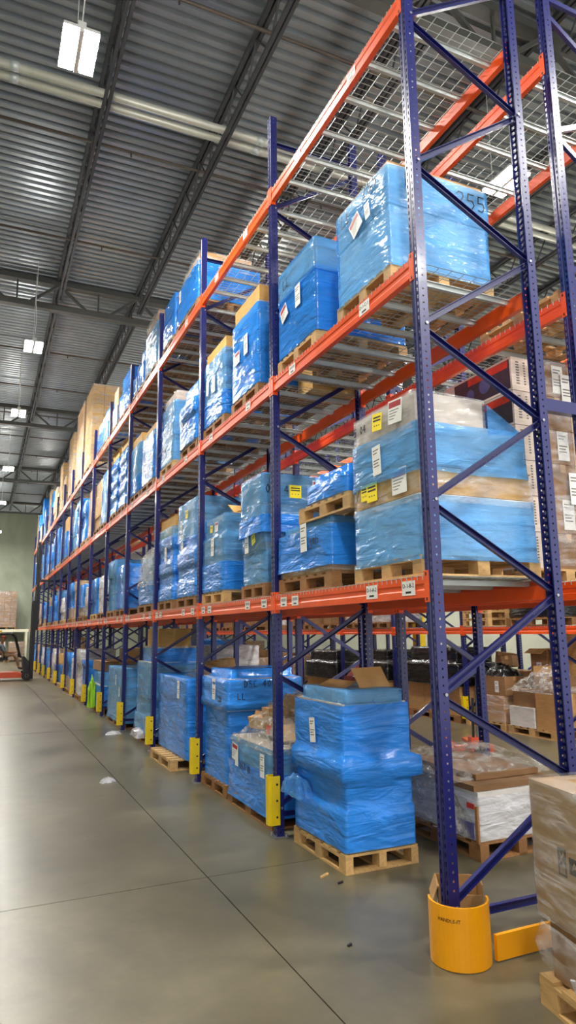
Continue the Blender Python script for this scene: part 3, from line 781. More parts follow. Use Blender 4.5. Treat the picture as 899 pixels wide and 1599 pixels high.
sticker(o, 'yellow', 's', .34, .96, -.014, 0, 1.05); sticker(o, 'placard', 's', .62, 1.02, -.0135, 0, .9); handwriting(o, '05 4', 's', -.0, .93, -.0135, .09); sticker(o, 'ship', 'f', .5, .46, -.013, 0, 1.1); sticker(o, 'yellow', 'f', .3, .48, -.013, .3, .8)
o = load('grey blue carton stack with crumpled brown flaps on top, second bay on first shelf', z1, XF, 1.0, 4.08, 4.93,
     [Ly(.36, 'b', 1, 1, (-.01, 0), (-.01, 0)), Ly(.33, 't', 1, 1, mat='greyc'), Ly(.25, 't', 1, 1, (.02, .02), (.02, .02), 'greyc')], True, 'pale pallet under the carton stack with brown flaps', 25, cap=0)
sticker(o, 'ship', 'f', .42, .56, -.014, 0, 1.1); sticker(o, 'yellow', 'f', .5, .8, -.0, 0, .7); sticker(o, 'placard', 'f', .3, .8, -.0, 0, .7)
flap(o, (.1, .45, .94), .75, .3, .30, 0, 'tan'); flap(o, (.9, .45, .94), .75, .4, .35, PI, 'kraft'); flap(o, (.5, .06, .95), .7, .28, .5, PI/2, 'tan')
o = load('tall blue load of wrapped trays with wide clear top, third bay on first shelf', z1, XF, 1.0, 5.22, 6.22,
     [Ly(.22, 'b', 1, 1, (0, 0), (0, 0)), Ly(.21, 'b', 1, 1, (.02, .02), (.015, 0)), Ly(.22, 'b', 1, 1), Ly(.21, 'b', 1, 1, (.02, .02), (.015, 0)), Ly(.20, 't', 1, 1), Ly(.30, 't', 1, 1, (.01, 0), (.0, 0))], True, 'brown pallet under the tall blue trays in third bay', 26)
sticker(o, 'ship', 'f', .7, .80, -.014, 0, 1.1); sticker(o, 'ship', 'f', .75, 1.02, -.013, 0, .9); sticker(o, 'yellow', 'f', .5, 1.18, -.004, 0, .9)
o = load('slim blue tray tower with brown cardboard top band, third bay on first shelf', z1, XF, 1.0, 6.45, 7.36,
     [Ly(.2, 'b', 1, 1), Ly(.2, 'b', 1, 1, (.02, .02), (.02, 0)), Ly(.2, 'b', 1, 1), Ly(.2, 'b', 1, 1, (.02, .02), (.02, 0)), Ly(.2, 'b', 1, 1), Ly(.16, 't', 1, 1, mat='tan'), Ly(.14, None, 1, 1, (.01, .01), (.01, .01), 'tan')], True, 'pallet under the slim blue tray tower', 27, cap=0)
sticker(o, 'ship', 'f', .42, .72, -.016, 0, 1.1); flap(o, (.02, .45, 1.30), .8, .22, .3, 0, 'tan')
o = load('sagging blue load under bright crumpled clear film, fourth bay on first shelf', z1, XF, 1.0, 7.7, 8.9, [Ly(.4, 'b', 1, 1), Ly(.45, 't', 2, 1, (.04, .02), (.03, .06))], True, 'pallet under the sagging blue load with clear film', 28, cap=0)
crumple(o, -.06, .9, 0, 1.2, .80, .3, 'crumpF', 9, 18, 'clear_film', .5)
# ---- second shelf, front row
o = load('big pale blue wrapped bulk box marked 255 by hand, nearest on second shelf', z2, XF, .985, .34, 1.14,
     [Ly(.50, 't', 1, 1, (.0, .0), (.0, .0), 'whitec'), Ly(.34, 't', 1, 1, (-.008, -.01), (-.01, 0), 'whitec'), Ly(.03, None, 1, 1, (.008, .008), (.008, .008), 'kraft')], True, 'pale pallet under the big pale blue bulk box', 31, cap=0, skirt=.02)
handwriting(o, 'LL', 'f', .66, .64, -.034, .11); handwriting(o, '255', 'f', .32, .70, -.034, .10); handwriting(o, 'LL', 's', .14, .66, -.026, .11); handwriting(o, '255', 's', .62, .62, -.026, .13)
sticker(o, 'placard', 'f', .44, .56, -.026, .5, .95); sticker(o, 'ship', 'f', .26, .58, -.026, .15, .7)
o = load('blue wrapped three tier carton load marked 215, first bay on second shelf', z2, XF, 1.0, 1.56, 2.40,
     [Ly(.36, 'b', 1, 1, mat='greyc'), Ly(.30, 'b', 1, 1, (.005, 0), (.005, 0)), Ly(.27, 't', 1, 1, (.0, .02), (.0, 0))], True, 'pallet with pale front board under the load marked 215', 32)
handwriting(o, '215', 's', .22, .70, -.015, .10); handwriting(o, 'LL', 'f', .70, .72, -.015, .1); sticker(o, 'placard', 'f', .66, .46, -.02, .4, .9); sticker(o, 'ship', 'f', .34, .5, -.02, .03, 1.1)
kb = ob('carton', None, None, (.5, 2.56, z2)); tag(kb, 'tall plain tan carton squeezed behind the load marked 215', 'carton')
carton(kb, (0, 0, 0), (.55, .36, 1.12), 'tan', None, True, 'carton_body')
o = load('deep blue wrapped tower with tan cardboard top band, second bay on second shelf', z2, XF, .9, 2.96, 3.80,
     [Ly(.42, 'b', 1, 1, mat='greyc'), Ly(.36, 'b', 1, 1, (.004, 0), (.004, 0)), Ly(.21, 'b', 1, 1), Ly(.19, None, 1, 1, (.012, .012), (.012, .012), 'tan')], True, 'pallet under the deep blue tower with tan band', 33, cap=0)
sticker(o, 'ship', 'f', .34, .58, -.02, .02, 1.2); sticker(o, 'placard', 'f', .62, .52, -.02, 0, .9); flap(o, (.4, .7, 1.18), .3, .14, .9, PI/2, 'tan')
o = load('grey blue carton tower with tan lid band, second bay far half on second shelf', z2, XF, .95, 4.09, 4.93,
     [Ly(.34, 'b', 1, 1, mat='greyc'), Ly(.30, 't', 1, 1, (.004, 0), (.004, 0)), Ly(.27, 't', 1, 1, mat='greyc'), Ly(.14, None, 1, 1, (.012, .012), (.012, .012), 'tan')], True, 'pallet under the grey blue tower with tan lid', 34, cap=0)
sticker(o, 'ship', 'f', .40, .52, -.016, .02, 1.1); sticker(o, 'ship', 'f', .66, .55, -.016, -.05, 1.0)
o = load('bulging glossy blue wrapped load, third bay near half on second shelf', z2, XF, .95, 5.24, 6.10, [Ly(.40, 'b', 1, 1, (-.02, 0), (0, 0)), Ly(.22, 'b', 1, 1, (-.05, 0), (0, .05)), Ly(.26, 'b', 1, 1, (.03, .1), (.02, .12))], True, 'pallet under the bulging glossy blue load', 35, cap=2)
o = load('pale blue wrapped grey carton load, third bay far half on second shelf', z2, XF, 1.0, 6.55, 7.38, [Ly(.34, 't', 1, 2, mat='greyc'), Ly(.34, 't', 1, 2, mat='greyc'), Ly(.34, 't', 1, 2, (.02, 0), (.02, 0)), Ly(.16, 'c', 1, 2, (.04, 0), (.04, .04), 'pinkc')], True, 'weathered pallet under the pale blue grey load', 36, cap=0)
crumple(o, -.05, .5, .4, .9, .3, .12, 'crumpF', 6, 10)
o = load('slim deep blue load with tan strip top, fourth bay near half on second shelf', z2, XF, 1.0, 7.86, 8.86, [Ly(.8, 'b', 1, 1), Ly(.12, 't', 1, 1), Ly(.1, None, 1, 1, (.01, .01), (.01, .01), 'tan')], True, 'pallet under the slim deep blue load', 37, cap=0)
o = load('blue cartons with open tan lids, fourth bay far half on second shelf', z2, XF, 1.0, 9.02, 9.92, [Ly(.35, 'b', 1, 1), Ly(.35, 't', 1, 1), Ly(.3, 't', 1, 1), Ly(.16, None, 1, 1, (.01, .01), (.01, .01), 'tan')], False, 'pallet under the blue cartons with tan lids', 38, cap=0)
for k, (a, b, lab) in enumerate(((10.45, 11.25, 'near'), (11.45, 12.3, 'far'))):
    o = load(f'jagged blue wrapped tray stack with folded tan flaps, fifth bay {lab} half on second shelf', z2, XF, 1.0, a, b, [Ly(.16, 'b', 1, 1, (.03*(i % 2), 0), (.03*(i % 2), 0)) for i in range(8)]+[Ly(.16, None, 1, 1, (.02, .3), (.02, .02), 'tan')], True, f'pallet under the jagged tray stack, {lab} half of fifth bay', 39+k, cap=0)
    flap(o, (.0, .4, 1.42), .7, .2, .8, 0, 'tan')
# ---- top shelf, front row
o = load('bright blue load with brown crumpled film cap, third bay near half on top shelf', z3, XF, 1.02, 5.28, 6.50, [Ly(.34, 'b', 1, 2), Ly(.28, 'b', 1, 2, (0, 0), (.02, .1)), Ly(.20, 'c', 1, 2, (.05, .1), (.1, .2), 'kraft')], True, 'two brown pallet blocks showing under bright blue load, top shelf', 41, cap=0)
crumple(o, -.02, .95, 0, 1.2, .62, .4, 'crumpF', 3, 18, 'clear_film', .1); sticker(o, 'ship', 'f', .95, .45, -.02)
load('narrow blue load with clear glossy edge, third bay far half on top shelf', z3, XF, 1.0, 6.62, 7.38, [Ly(.42, 'b', 1, 1), Ly(.35, 'b', 1, 1, (.02, 0), (.05, 0))], True, 'weathered pallet under the narrow glossy edged load', 42, cap=2)
o = load('grey brown load with half torn film, fourth bay near half on top shelf', z3, XF, 1.0, 7.8, 8.84, [Ly(.5, 't', 1, 1), Ly(.3, 't', 1, 1, mat='kraft'), Ly(.25, 'c', 1, 2, (.02, 0), (.1, 0), 'brown')], True, 'dark pallet under the half torn film load', 43)
for k, (a, b, h, lab) in enumerate(((8.94, 9.5, .75, 'nearer'), (9.56, 9.93, .62, 'farther'))):
    load(f'leaning blue wrapped column with shiny film, {lab} of two, fourth bay on top shelf', z3, XF, 1.0, a, b, [Ly(h*.6, 'b', 1, 1), Ly(h*.4, 'b', 1, 1, (.06, 0), (0, .04))], True, f'dark pallet under the {lab} leaning blue column', 44+k, cap=2)
load('rounded blue wrapped load, fifth bay near half on top shelf', z3, XF, 1.0, 10.3, 11.5, [Ly(.5, 'b', 1, 1), Ly(.4, 'b', 1, 1, (.05, .1), (.1, .1))], True, 'pallet under the rounded blue load', 46, cap=2)
load('narrow cream cardboard tower, fifth bay far half on top shelf', z3, XF, 1.0, 11.85, 12.42, [Ly(.5, 'c', 1, 1, mat='pinkc'), Ly(.45, 'c', 1, 1, (.03, 0), (.03, .03), 'tan')], True, 'pallet under the narrow cream tower', 47, cap=0)
load('blue and white film load with pale top box, sixth bay on top shelf', z3, XF, 1.0, 13.0, 14.8, [Ly(.45, 'b', 2, 1), Ly(.3, 'w', 2, 1, (.03, 0), (.2, 0)), Ly(.2, 't', 1, 1, (.1, 0), (.2, .6), 'whitec')], True, 'dark pallet under the blue and white film load', 48, cap=2)
for k, (a, b, h) in enumerate(((15.9, 17.3, 2.45), (17.7, 19.4, 2.5), (20.3, 21.6, 2.2))):
    n = 8
    load(f'very tall tan carton tower in clear film on top shelf, {ORD[k]} from the near end', z3, XF-.02, 1.05, a, b, [Ly(h/n, 'c', 3, 3, mat=('tan', 'kraft')[k % 2]) for i in range(n)], True, f'pallet under the {ORD[k]} very tall tan tower', 50+k, cap=0)
# ---- far bays filled with distinct random loads
RR = random.Random(3)
MIX = [('blue wrapped load with flat top', [('b', 'greyc')]*3), ('thin blue film load over grey cartons', [('t', 'greyc')]*3), ('blue wrapped load with tan top carton', [('b', 'greyc'), ('b', 'greyc'), (None, 'tan')]),
       ('clear wrapped tan carton load', [('c', 'tan')]*4), ('blue load over clear wrapped brown cartons', [('c', 'brown'), ('b', 'greyc'), ('b', 'greyc')]), ('milky film load over pale cartons', [('w', 'pinkc')]*3), ('stepped blue tray load', [('b', 'greyc')]*6)]
def fill(z, lv, n, y0, y1, half, rowname, x0, x1, hh, style=None):
    d, lay = MIX[style if style is not None else RR.randrange(len(MIX))]
    h = RR.uniform(*hh)/len(lay)
    L = [Ly(h, a, 1 if a != 'c' else 2, 1, (RR.uniform(0, .04), 0), (RR.uniform(0, .04), RR.uniform(0, .04)), b) for a, b in lay]
    load(f'{d}, {lv}, {ORD[n]} bay {half} half, {rowname}', z, x0, x1, y0, y1, L, False, f'pallet under load, {lv}, {ORD[n]} bay {half} half, {rowname}', cap=2, palmat=RR.choice(['wood', 'wood2']))
for lv, z, st, hh in (('floor level', 0, 15.1, (.7, 1.3)), ('first shelf', z1, 10.0, (.75, 1.15)), ('second shelf', z2, 12.7, (1.0, 1.6)), ('top shelf', z3, 22.5, (.7, 2.2))):
    for n in range(3, NB):
        for h in range(2):
            a = n*P+.10+h*1.2; b = a+RR.uniform(.95, 1.1)
            if a < st-.15: continue
            fill(z, lv, n, a, b, ('near', 'far')[h], 'front row', XF, 1.0, hh, None if lv != 'top shelf' else RR.choice([3, 3, 0, 3]))
# ------------------------------------------------------------------ second row (back to back with the front row)
t = thing('mixed_carton_stack', 'stack of pale printed boxes and brown film wrapped cartons, second row first shelf', 'carton stack', (1.47, .70, z1+.1405), 0, 'stretch wrapped loads')
pallet(1.45, 2.42, .68, 1.72, z1, 'pallet under the pale printed boxes of second row', True)
for i in range(6):
    h = .305; zz = i*h+.002
    c = carton(t, (0, 0, zz), (.36, .92, zz+h-.006), 'pinkc', None, False, 'printed_carton')
    fx = -.1815
    mb = MB(); mb.box((fx, -.44, -.13), (fx+.002, .30, .13), 0); mb.build('dark_print_panel', 'darkprint', c)
    mb = MB()
    for s, (yc, zc) in enumerate(((-.12, .0), (.08, -.03))): mb.tube((fx-.001, yc, zc), (fx, yc, zc), .075-.02*s, 12)
    mb.build('round_print', 'purple', c)
    MB().box((fx-.002, -.42, .06), (fx, .10, .125)).build('red_print_band', 'redprint', c)
    MB().box((fx-.002, .38, -.08), (fx, .43, -.03)).build('red_print_mark', 'redprint', c)
    mb = MB()
    for q in range(3):
        for k in range(9): mb.box((-.13+q*.085, -.4612, .10-k*.024), (-.13+q*.085+(.035, .02, .015)[q], -.46, .112-k*.024))
    mb.build('printed_lettering', 'greyink', c)
    carton(t, (.372, .01, zz), (.65, .9, zz+h-.006), 'brown', None, True); carton(t, (.66, .01, zz), (.93, .9, zz+h-.006), 'kraft', None, True)
    if i % 2: sticker(t, 'ship', 's', .53, zz+.16, .003, 0, 1.3)
shell(t, [(.02, .375, .94, 0, .92), (1.85, .375, .94, 0, .92)], 'clearF', True, 1, 4)
sticker(t, 'ship', 's', .62, 1.6, -.012, 0, 1.4); sticker(t, 'ship', 's', .62, .7, -.012, 0, 1.4)
pallet(1.5, 2.4, .12, 1.1, z2, 'bare pallet seen from below on second row second shelf')
o = load('white boxes in glossy film with folded cardboard and plastic on top, behind nearest post', 0, 1.20, 2.06, 1.14, 2.30, [Ly(.38, 'w', 1, 1, mat='whitec'), Ly(.05, None, 1, 1, (-.02, -.02), (.02, .1), 'brown'), Ly(.05, None, 1, 1, (.12, .02), (.16, 0), 'brown')], True, 'battered dark pallet under the white film boxes', 61, cap=0, palmat='wood2')
crumple(o, -.12, 1.0, .2, 1.2, .48, .17, 'crumpF', 7, 24, 'plastic_sheet', .05)
crumple(o, -.10, .05, .1, 1.1, .05, .40, 'crumpF', 3, 14, 'torn_film', .02)
MB().box((-.02, .03, .25), (-.012, .12, .29)).build('orange_sticker', 'redprint', o); MB().box((-.016, .05, .02), (-.012, .3, .14)).build('purple_print', 'purple', o)
MB().box((-.03, -.02, .0), (-.012, .01, .28)).build('wooden_corner_strip', 'wood2', o)
for lv, z, ns, hh in (('floor level', 0, [3]+list(range(5, 13)), (.8, 1.6)), ('first shelf', z1, range(3, 13), (.8, 1.3)), ('second shelf', z2, range(4, 13), (.8, 1.4))):
    for n in ns:
        for h in range(2):
            if RR.random() < .45: continue
            a = n*P+.15+h*1.18; fill(z, lv, n, a, a+1.0, ('near', 'far')[h], 'second row', 1.5, 2.4, hh, RR.choice([3, 4, 3, 1, 5]))
# ------------------------------------------------------------------ third row across the middle aisle
XC = 6.14
pallet(XC, XC+1.0, 5.15, 6.28, 0, 'pallet carrying white carton and brown boxes, third row floor')
def single(name, label, a, b, mat, rz=0, cat='carton', group='loose cartons of the third row', rot=None):
    a = Vector(a); b = Vector(b); o = ob(name, None, None, ((a.x+b.x)/2, (a.y+b.y)/2, a.z), (0, 0, rz)); tag(o, label, cat, group)
    h = (b-a)/2; carton(o, (-h.x, -h.y, 0), (h.x, h.y, h.z*2), mat, None, True, 'carton_body'); return o
def flaps4(o, w_, d, h, mat):
    flap(o, (-w_/2, 0, h+.002), d*.9, w_*.45, -.5, PI, mat); flap(o, (w_/2, 0, h+.002), d*.9, w_*.45, -.7, 0, mat); flap(o, (0, -d/2, h+.003), w_*.9, d*.4, -.4, -PI/2, mat)
o = single('carton', 'white carton on pallet at the foot of third row', (XC, 5.63, .141), (XC+.5, 6.22, .47), 'whitec')
o = single('carton', 'large brown carton right of the white carton on the same pallet', (XC+.02, 5.05, .141), (XC+.55, 5.60, .74), 'kraft')
o = thing('film_bundle', 'brown boxes heaped under crumpled clear film above the white carton', 'wrapped bundle', (XC+.02, 5.1, .745))
carton(o, (.0, .02, 0), (.5, .48, .28), 'brown'); carton(o, (.05, .56, -.27), (.5, 1.08, .02), 'brown'); carton(o, (.1, .2, .285), (.5, .6, .42), 'kraft', (0, .1, .2))
crumple(o, -.10, .57, -.02, 1.12, .0, .52, 'crumpF', 8, 20, 'clear_film', .0, (.5, .25))
o = single('carton', 'big upright tan carton behind the film covered boxes', (XC+.62, 5.07, .141), (XC+1.0, 5.64, 1.80), 'kraft')
o = single('carton', 'brown carton with open flaps and white label, third row', (XC+.62, 5.86, .141), (XC+1.0, 6.26, 1.45), 'brown'); flaps4(o, .38, .46, 1.31, 'tan'); sticker(o, 'ship', 'f', 0, .95, -.193, 0, 1.2)
pallet(XC, XC+1.0, 6.35, 7.45, 0, 'pallet under the two taped brown cartons, third row')
o = single('carton', 'lower taped brown carton wrapped in film beside third row post', (XC, 6.36, .141), (XC+.5, 6.90, .62), 'kraft'); shell(o, [(.01, -.25, .25, -.27, .27), (.47, -.25, .25, -.27, .27)], 'clearF', True, 1, 3)
o = single('carton', 'upper taped brown carton with label, on the film wrapped one', (XC+.02, 6.32, .626), (XC+.5, 6.95, .96), 'brown'); sticker(o, 'ship', 'f', -.1, .15, -.242)
o = thing('black_bag', 'black plastic bag lying on the upper taped carton', 'bag', (XC+.02, 6.34, .962)); crumple(o, 0, .48, 0, .6, .0, .24, 'blackF', 2, 14, 'bag_body', 0)
o = thing('carton_heap', 'heap of torn brown cartons behind the black bag', 'carton heap', (XC+.55, 6.36, .141)); pile(o, 0, .45, .02, .95, 0, 1.5, 9, ['brown', 'kraft', 'tan'], 9); carton(o, (.02, .02, 0), (.42, .9, .9), 'brown')
for i, (a, b, zt, wz, lab) in enumerate(((7.6, 9.42, 1.45, .7, 'nearest'), (10.18, 11.12, 1.35, .66, 'middle'), (12.68, 14.5, 1.28, .55, 'farthest'))):
    load(f'black film wrapped load over brown cartons in third row, {lab} of three', 0, XC, XC+1.0, a, b, [Ly(wz-.14, None, 3, 1, mat='kraft', tape=True), Ly((zt-wz)*.6, 'k', 2, 1, (-.04, 0), (-.03, -.03)), Ly((zt-wz)*.4, 'k', 2, 1, (.05, .05), (.1, .15))], True, f'pallet under the {lab} black film load', 70+i, cap=2)
load('maroon carton block in third row between black loads', 0, XC, XC+1.0, 11.4, 12.35, [Ly(.26, None, 2, 2, mat='maroon'), Ly(.26, None, 2, 2, mat='maroon')], True, 'pallet under the maroon carton block', 74, cap=0)
o = thing('film_bundle', 'red and white bags heaped on the maroon cartons', 'wrapped bundle', (XC, 11.4, .67)); crumple(o, .05, .9, .05, .9, 0, .4, 'maroon', 4, 14, 'bag_body', 0); crumple(o, 0, .95, 0, .5, 0, .25, 'whiteF', 9, 12, 'clear_film', 0)
def fillc(z, lv, n, a, b, half, hh, style):
    d = {'k': 'black film load', 'br': 'brown taped carton block', 'tn': 'tan carton block', 'w': 'milky film load'}[style]
    h = RR.uniform(*hh); mt = {'k': 'brown', 'br': 'brown', 'tn': 'kraft', 'w': 'pinkc'}[style]; wr = {'k': 'k', 'br': None, 'tn': 'c', 'w': 'w'}[style]
    load(f'{d}, third row {lv}, {ORD[n]} bay {half} half', z, XC+.06, XC+1.0, a, b, [Ly(h/3, wr, 2, 2, (RR.uniform(0, .05), 0), (RR.uniform(0, .05), .02), mt, True) for i in range(3)], False, f'pallet in third row {lv}, {ORD[n]} bay {half} half', cap=2)
for n in range(6, 12):
    for h in range(2): fillc(0, 'floor level', n, n*P+.12+h*1.2, n*P+1.15+h*1.2, ('near', 'far')[h], (.7, 1.4), RR.choice(['br', 'tn', 'k', 'br']))
zq1 = zc3[0]+.01; zq2 = zc3[1]+.01
for k in range(3): pallet(XC+.06, XC+1.0, 6.7, 7.45, zq1+k*.1415, f'empty pallet in the stack on third row shelf, {ORD[k]} from the bottom')
fillc(zq1, 'first shelf', 2, 5.1, 6.2, 'near', (.5, .6), 'k')
for n in range(3, 12):
    for h in range(2):
        if n == 3 and h == 0: continue
        if RR.random() < .75: fillc(zq1, 'first shelf', n, n*P+.12+h*1.2, n*P+1.1+h*1.2, ('near', 'far')[h], (.5, 1.2), RR.choice(['br', 'tn', 'w', 'br']))
for n in range(3, 9):
    for h in range(2):
        if RR.random() < .7: fillc(zq2, 'second shelf', n, n*P+.12+h*1.2, n*P+1.1+h*1.2, ('near', 'far')[h], (.6, 1.2), RR.choice(['k', 'br', 'k']))
t = thing('building_column', 'yellow painted steel building column behind the third row', 'column', (9.0, 13.0, 0))
MB().box((0, 0, 0), (.26, .26, 3.0)).build('yellow_sleeve', 'yellow2', t); MB().box((.03, .03, 3.0), (.23, .23, ZB-.14)).build('column_shaft', 'girder', t); MB().box((-.06, -.06, 0), (.32, .32, .02)).build('base_plate', 'zinc', t)
t = thing('pallet_jack', 'orange pallet jack with black and grey handle standing in the middle aisle', 'pallet jack', (4.05, 4.62, 0), -.4)
MB().box((-.09, -.08, .06), (.09, .10, .30)).build('pump_body', 'forkor', t)
for s in (-1, 1): MB().box((s*.2-.08, .10, .06), (s*.2+.08, 1.2, .11)).build('fork', 'forkor', t)
MB().box((-.28, .08, .06), (.28, .2, .16)).build('cross_head', 'forkor', t)
MB().tube((-.05, -.05, .09), (.05, -.05, .09), .085, 14).build('steer_wheel', 'dark', t)
MB().tube((.02, -.04, .3), (.02, -.12, 1.0), .022, 8).tube((.02, -.12, 1.0), (.02, -.13, 1.15), .018, 8).build('handle_shaft', 'grey', t)
MB().path([(-.09, -.13, 1.15), (-.11, -.15, 1.27), (.15, -.15, 1.27), (.13, -.13, 1.15), (-.09, -.13, 1.15)], .015, 6).build('handle_grip', 'dark', t)
MB().bar((-.05, -.05, .3), (-.05, -.12, .85), .03, .03).build('pump_rod', 'black', t)
# ------------------------------------------------------------------ right foreground carton on its pallet
a10 = -math.radians(10); ca, sa = math.cos(a10), math.sin(a10)
ox, oy = .12+sa*1.15, -.60-ca*1.15
pallet(ox-.02, ox+.98, oy-.01, oy+1.14, 0, 'pale splintered pallet under the large brown carton, right foreground', True, a10)
o = thing('wrapped_carton', 'large brown carton in clear film at the right edge, nearest the camera', 'carton', (ox, oy, .141), a10)
carton(o, (.03, .02, 0), (.95, 1.08, .275), 'brown', None, False, 'lower_carton'); carton(o, (.005, .005, .28), (.97, 1.14, .915), 'dull', None, True, 'upper_carton')
shell(o, [(.0, .04, .96, .05, 1.05), (.06, .0, .97, .02, 1.13), (.15, -.02, .97, .0, 1.15), (.25, .005, .97, .0, 1.12)], 'clearF', True, 0, 3, .03)
shell(o, [(.27, 0, .975, 0, 1.145), (.92, 0, .975, 0, 1.145)], 'clearF', True, 1, 6, .008)
mb = MB(); yi = 1.15-.21
mb.box((0, yi-.062, .375+.14), (.0016, yi+.0, .64)); mb.box((-.001, yi-.052, .525), (.0, yi-.012, .555), 1); mb.bar((-.0006, yi-.05, .62), (-.0006, yi-.012, .57), .012, .002, (1, 0, 0), 1); mb.bar((-.0006, yi-.048, .56), (-.0006, yi-.015, .625), .008, .002, (1, 0, 0), 1)
mb.build('printed_symbol', ['boxprint', 'dull'], o, (.0035, 0, 0))
mb = MB(); mb.box((0, yi-.43, .54), (.001, yi-.085, .615)); mb.build('printed_text_box', 'boxprint', o, (.0035, 0, 0)); ob('lettering', text_mesh('ATTENTION', .055, 'dull'), o, (.0030, yi-.26, .577), R_FRONT)
MB().bar((-.03, .8, .02), (-.12, .72, .16), .02, .008).build('dangling_tape', 'whiteF', o)
o = thing('small_carton', 'small open brown carton with white label behind the curved guard', 'carton', (.10, .20, .001), -.55)
mb = MB()
for a, b in (((0, 0, 0), (.006, .24, .28)), ((.26, 0, 0), (.266, .24, .30)), ((.006, .234, 0), (.26, .24, .28)), ((.006, 0, 0), (.26, .006, .24)), ((0, 0, 0), (.266, .24, .005))): mb.box(a, b)
mb.build('carton_body', 'kraft', o); sticker(o, 'ship', 'f', .10, .14, -.001, 0, .9); flap(o, (.0, .12, .28), .22, .1, -1.2, PI, 'kraft')
# litter on the floor
def litter(name, label, loc, mat, sx, sy, cat='litter', fil=False):
    o = ob(name, None, None, loc, (0, 0, random.uniform(-1, 1))); tag(o, label, cat)
    if fil: crumple(o, -sx, sx, -sy, sy, .001, .06, mat, random.uniform(0, 9), 8, 'scrap', 0)
    else:
        mb = MB(); mb.face([(-sx, -sy*.4, .002), (sx*.7, -sy, .002), (sx, sy*.5, .002), (-sx*.6, sy, .002)]); mb.face([(-sx, -sy*.4, .012), (sx*.7, -sy, .014), (sx, sy*.5, .012), (-sx*.6, sy, .01)])
        for i in range(4): mb.face([mb.v[i], mb.v[(i+1) % 4], mb.v[4+(i+1) % 4], mb.v[4+i]])
        mb.build('scrap', mat, o)
litter('wood_chip', 'pale splinter of wood on the floor before the nearest pallet', (-.06, 1.42, 0), 'wood', .06, .015)
litter('dark_scrap', 'small dark scrap on the floor in front of the nearest pallet', (-.02, 1.24, 0), 'dark', .03, .012)
litter('dark_scrap', 'small dark green scrap lying in the foreground near curved guard', (-.45, .34, 0), 'dark', .02, .01)
litter('film_scrap', 'crumpled scrap of white film lying on the open aisle floor', (-.98, 5.55, 0), 'whiteF', .10, .07, 'litter', True)
litter('film_scrap', 'white film scrap by the post at the fourth bay', (-.20, 9.62, 0), 'whiteF', .15, .1, 'litter', True)
# ------------------------------------------------------------------ shelf at the back wall
t = thing('wall_shelf', 'pale beige shelf frame standing against the back wall', 'shelf', (-4.4, 48.2, 0))
for x in (0, 4.75): MB().box((x, 0, 0), (x+.14, .12, 2.0)).build('post', 'beige', t); MB().box((x, 1.2, 0), (x+.14, 1.32, 2.0)).build('post', 'beige', t)
for y in (0, 1.2): MB().box((0, y, 2.0), (4.95, y+.12, 2.2)).build('shelf_beam', 'beige', t)
MB().box((0, .12, 2.17), (4.95, 1.2, 2.2)).build('shelf_board', 'beige', t)
for k in range(2):
    load(f'tall brown film wrapped stack on the back wall shelf, {("right", "left")[k]} one', 2.201, -1.55-1.3*k, -.3-1.3*k, 48.25, 49.4, [Ly(.42, 'c', 3, 3, mat='brown') for i in range(6)], False, f'pallet under the {("right", "left")[k]} stack at back wall', 80+k, cap=2)
for k in range(3):
    load(f'film wrapped carton stack on the floor below the wall shelf, {ORD[k]} from the right', 0, -.75-1.25*k, .3-1.25*k, 47.0, 48.1, [Ly(.3, 'c', 2, 2, mat=('brown', 'pinkc', 'greyc')[k]) for i in range(4)], False, f'pallet below the wall shelf, {ORD[k]} from the right', 84+k, cap=2)
# ------------------------------------------------------------------ forklift and driver
FXY = (-1.05, 26.2)
t = thing('forklift', 'orange and black forklift with tall raised mast facing the racks', 'forklift', (*FXY, 0))
mb = MB().extrude([(-1.75, .12), (.12, .12), (.12, .28), (-.05, .34), (-.5, .34), (-1.2, .34), (-1.75, .34)], (0, .02, 0), (0, 1.06, 0), (0, 0, 1))
mb.build('chassis', 'forkor', t)
mb = MB().extrude([(-1.8, .34), (-.75, .34), (-.75, .72), (-1.0, .80), (-1.75, .86), (-1.9, .7), (-1.9, .45)], (0, .04, 0), (0, 1.04, 0), (0, 0, 1)); mb.build('engine_cover', 'black', t)
mb = MB().extrude([(.17, .34), (.36, .30), (.36, .75), (.2, .95), (.12, .95), (.14, .6)], (0, .06, 0), (0, 1.02, 0), (0, 0, 1)); mb.build('dashboard', 'black', t)
def wheel(x, y, r, wd, name):
    w_ = MB().tube((x, y, r), (x, y+wd, r), r, 24).build(name, 'dark', t); MB().tube((x, y-.012, r), (x, y+wd+.012, r), r*.5, 16).build('hub', 'black', w_)
    m2 = MB()
    for k in range(6): a = k*PI/3; m2.tube((x+.3*r*math.cos(a), y-.02, r+.3*r*math.sin(a)), (x+.3*r*math.cos(a), y, r+.3*r*math.sin(a)), .012, 6)
    m2.build('wheel_nuts', 'zinc', w_)
for y in (-.08, .98): wheel(.30, y, .20, .18, 'drive_wheel')
for y in (.02, .90): wheel(-1.45, y, .17, .15, 'steer_wheel')
for y in (.06, 1.02):
    MB().path([(.05, y, .9), (-.18, y, 1.72), (-.30, y, 1.86), (-1.55, y, 1.9), (-1.72, y, 1.7), (-1.80, y, .86)], .035, 8).build('guard_pillar', 'black', t)
for k in range(7): MB().bar((-.35-k*.18, .06, 1.88), (-.35-k*.18, 1.02, 1.88), .035, .03).build('guard_bar', 'black', t)
st = MB().box((-.92, .30, .80), (-.42, .78, .92)).build('seat', 'dark', t); MB().bar((-.92, .54, .90), (-1.02, .54, 1.35), .46, .09, (1, 0, 0)).build('seat_back', 'dark', t)
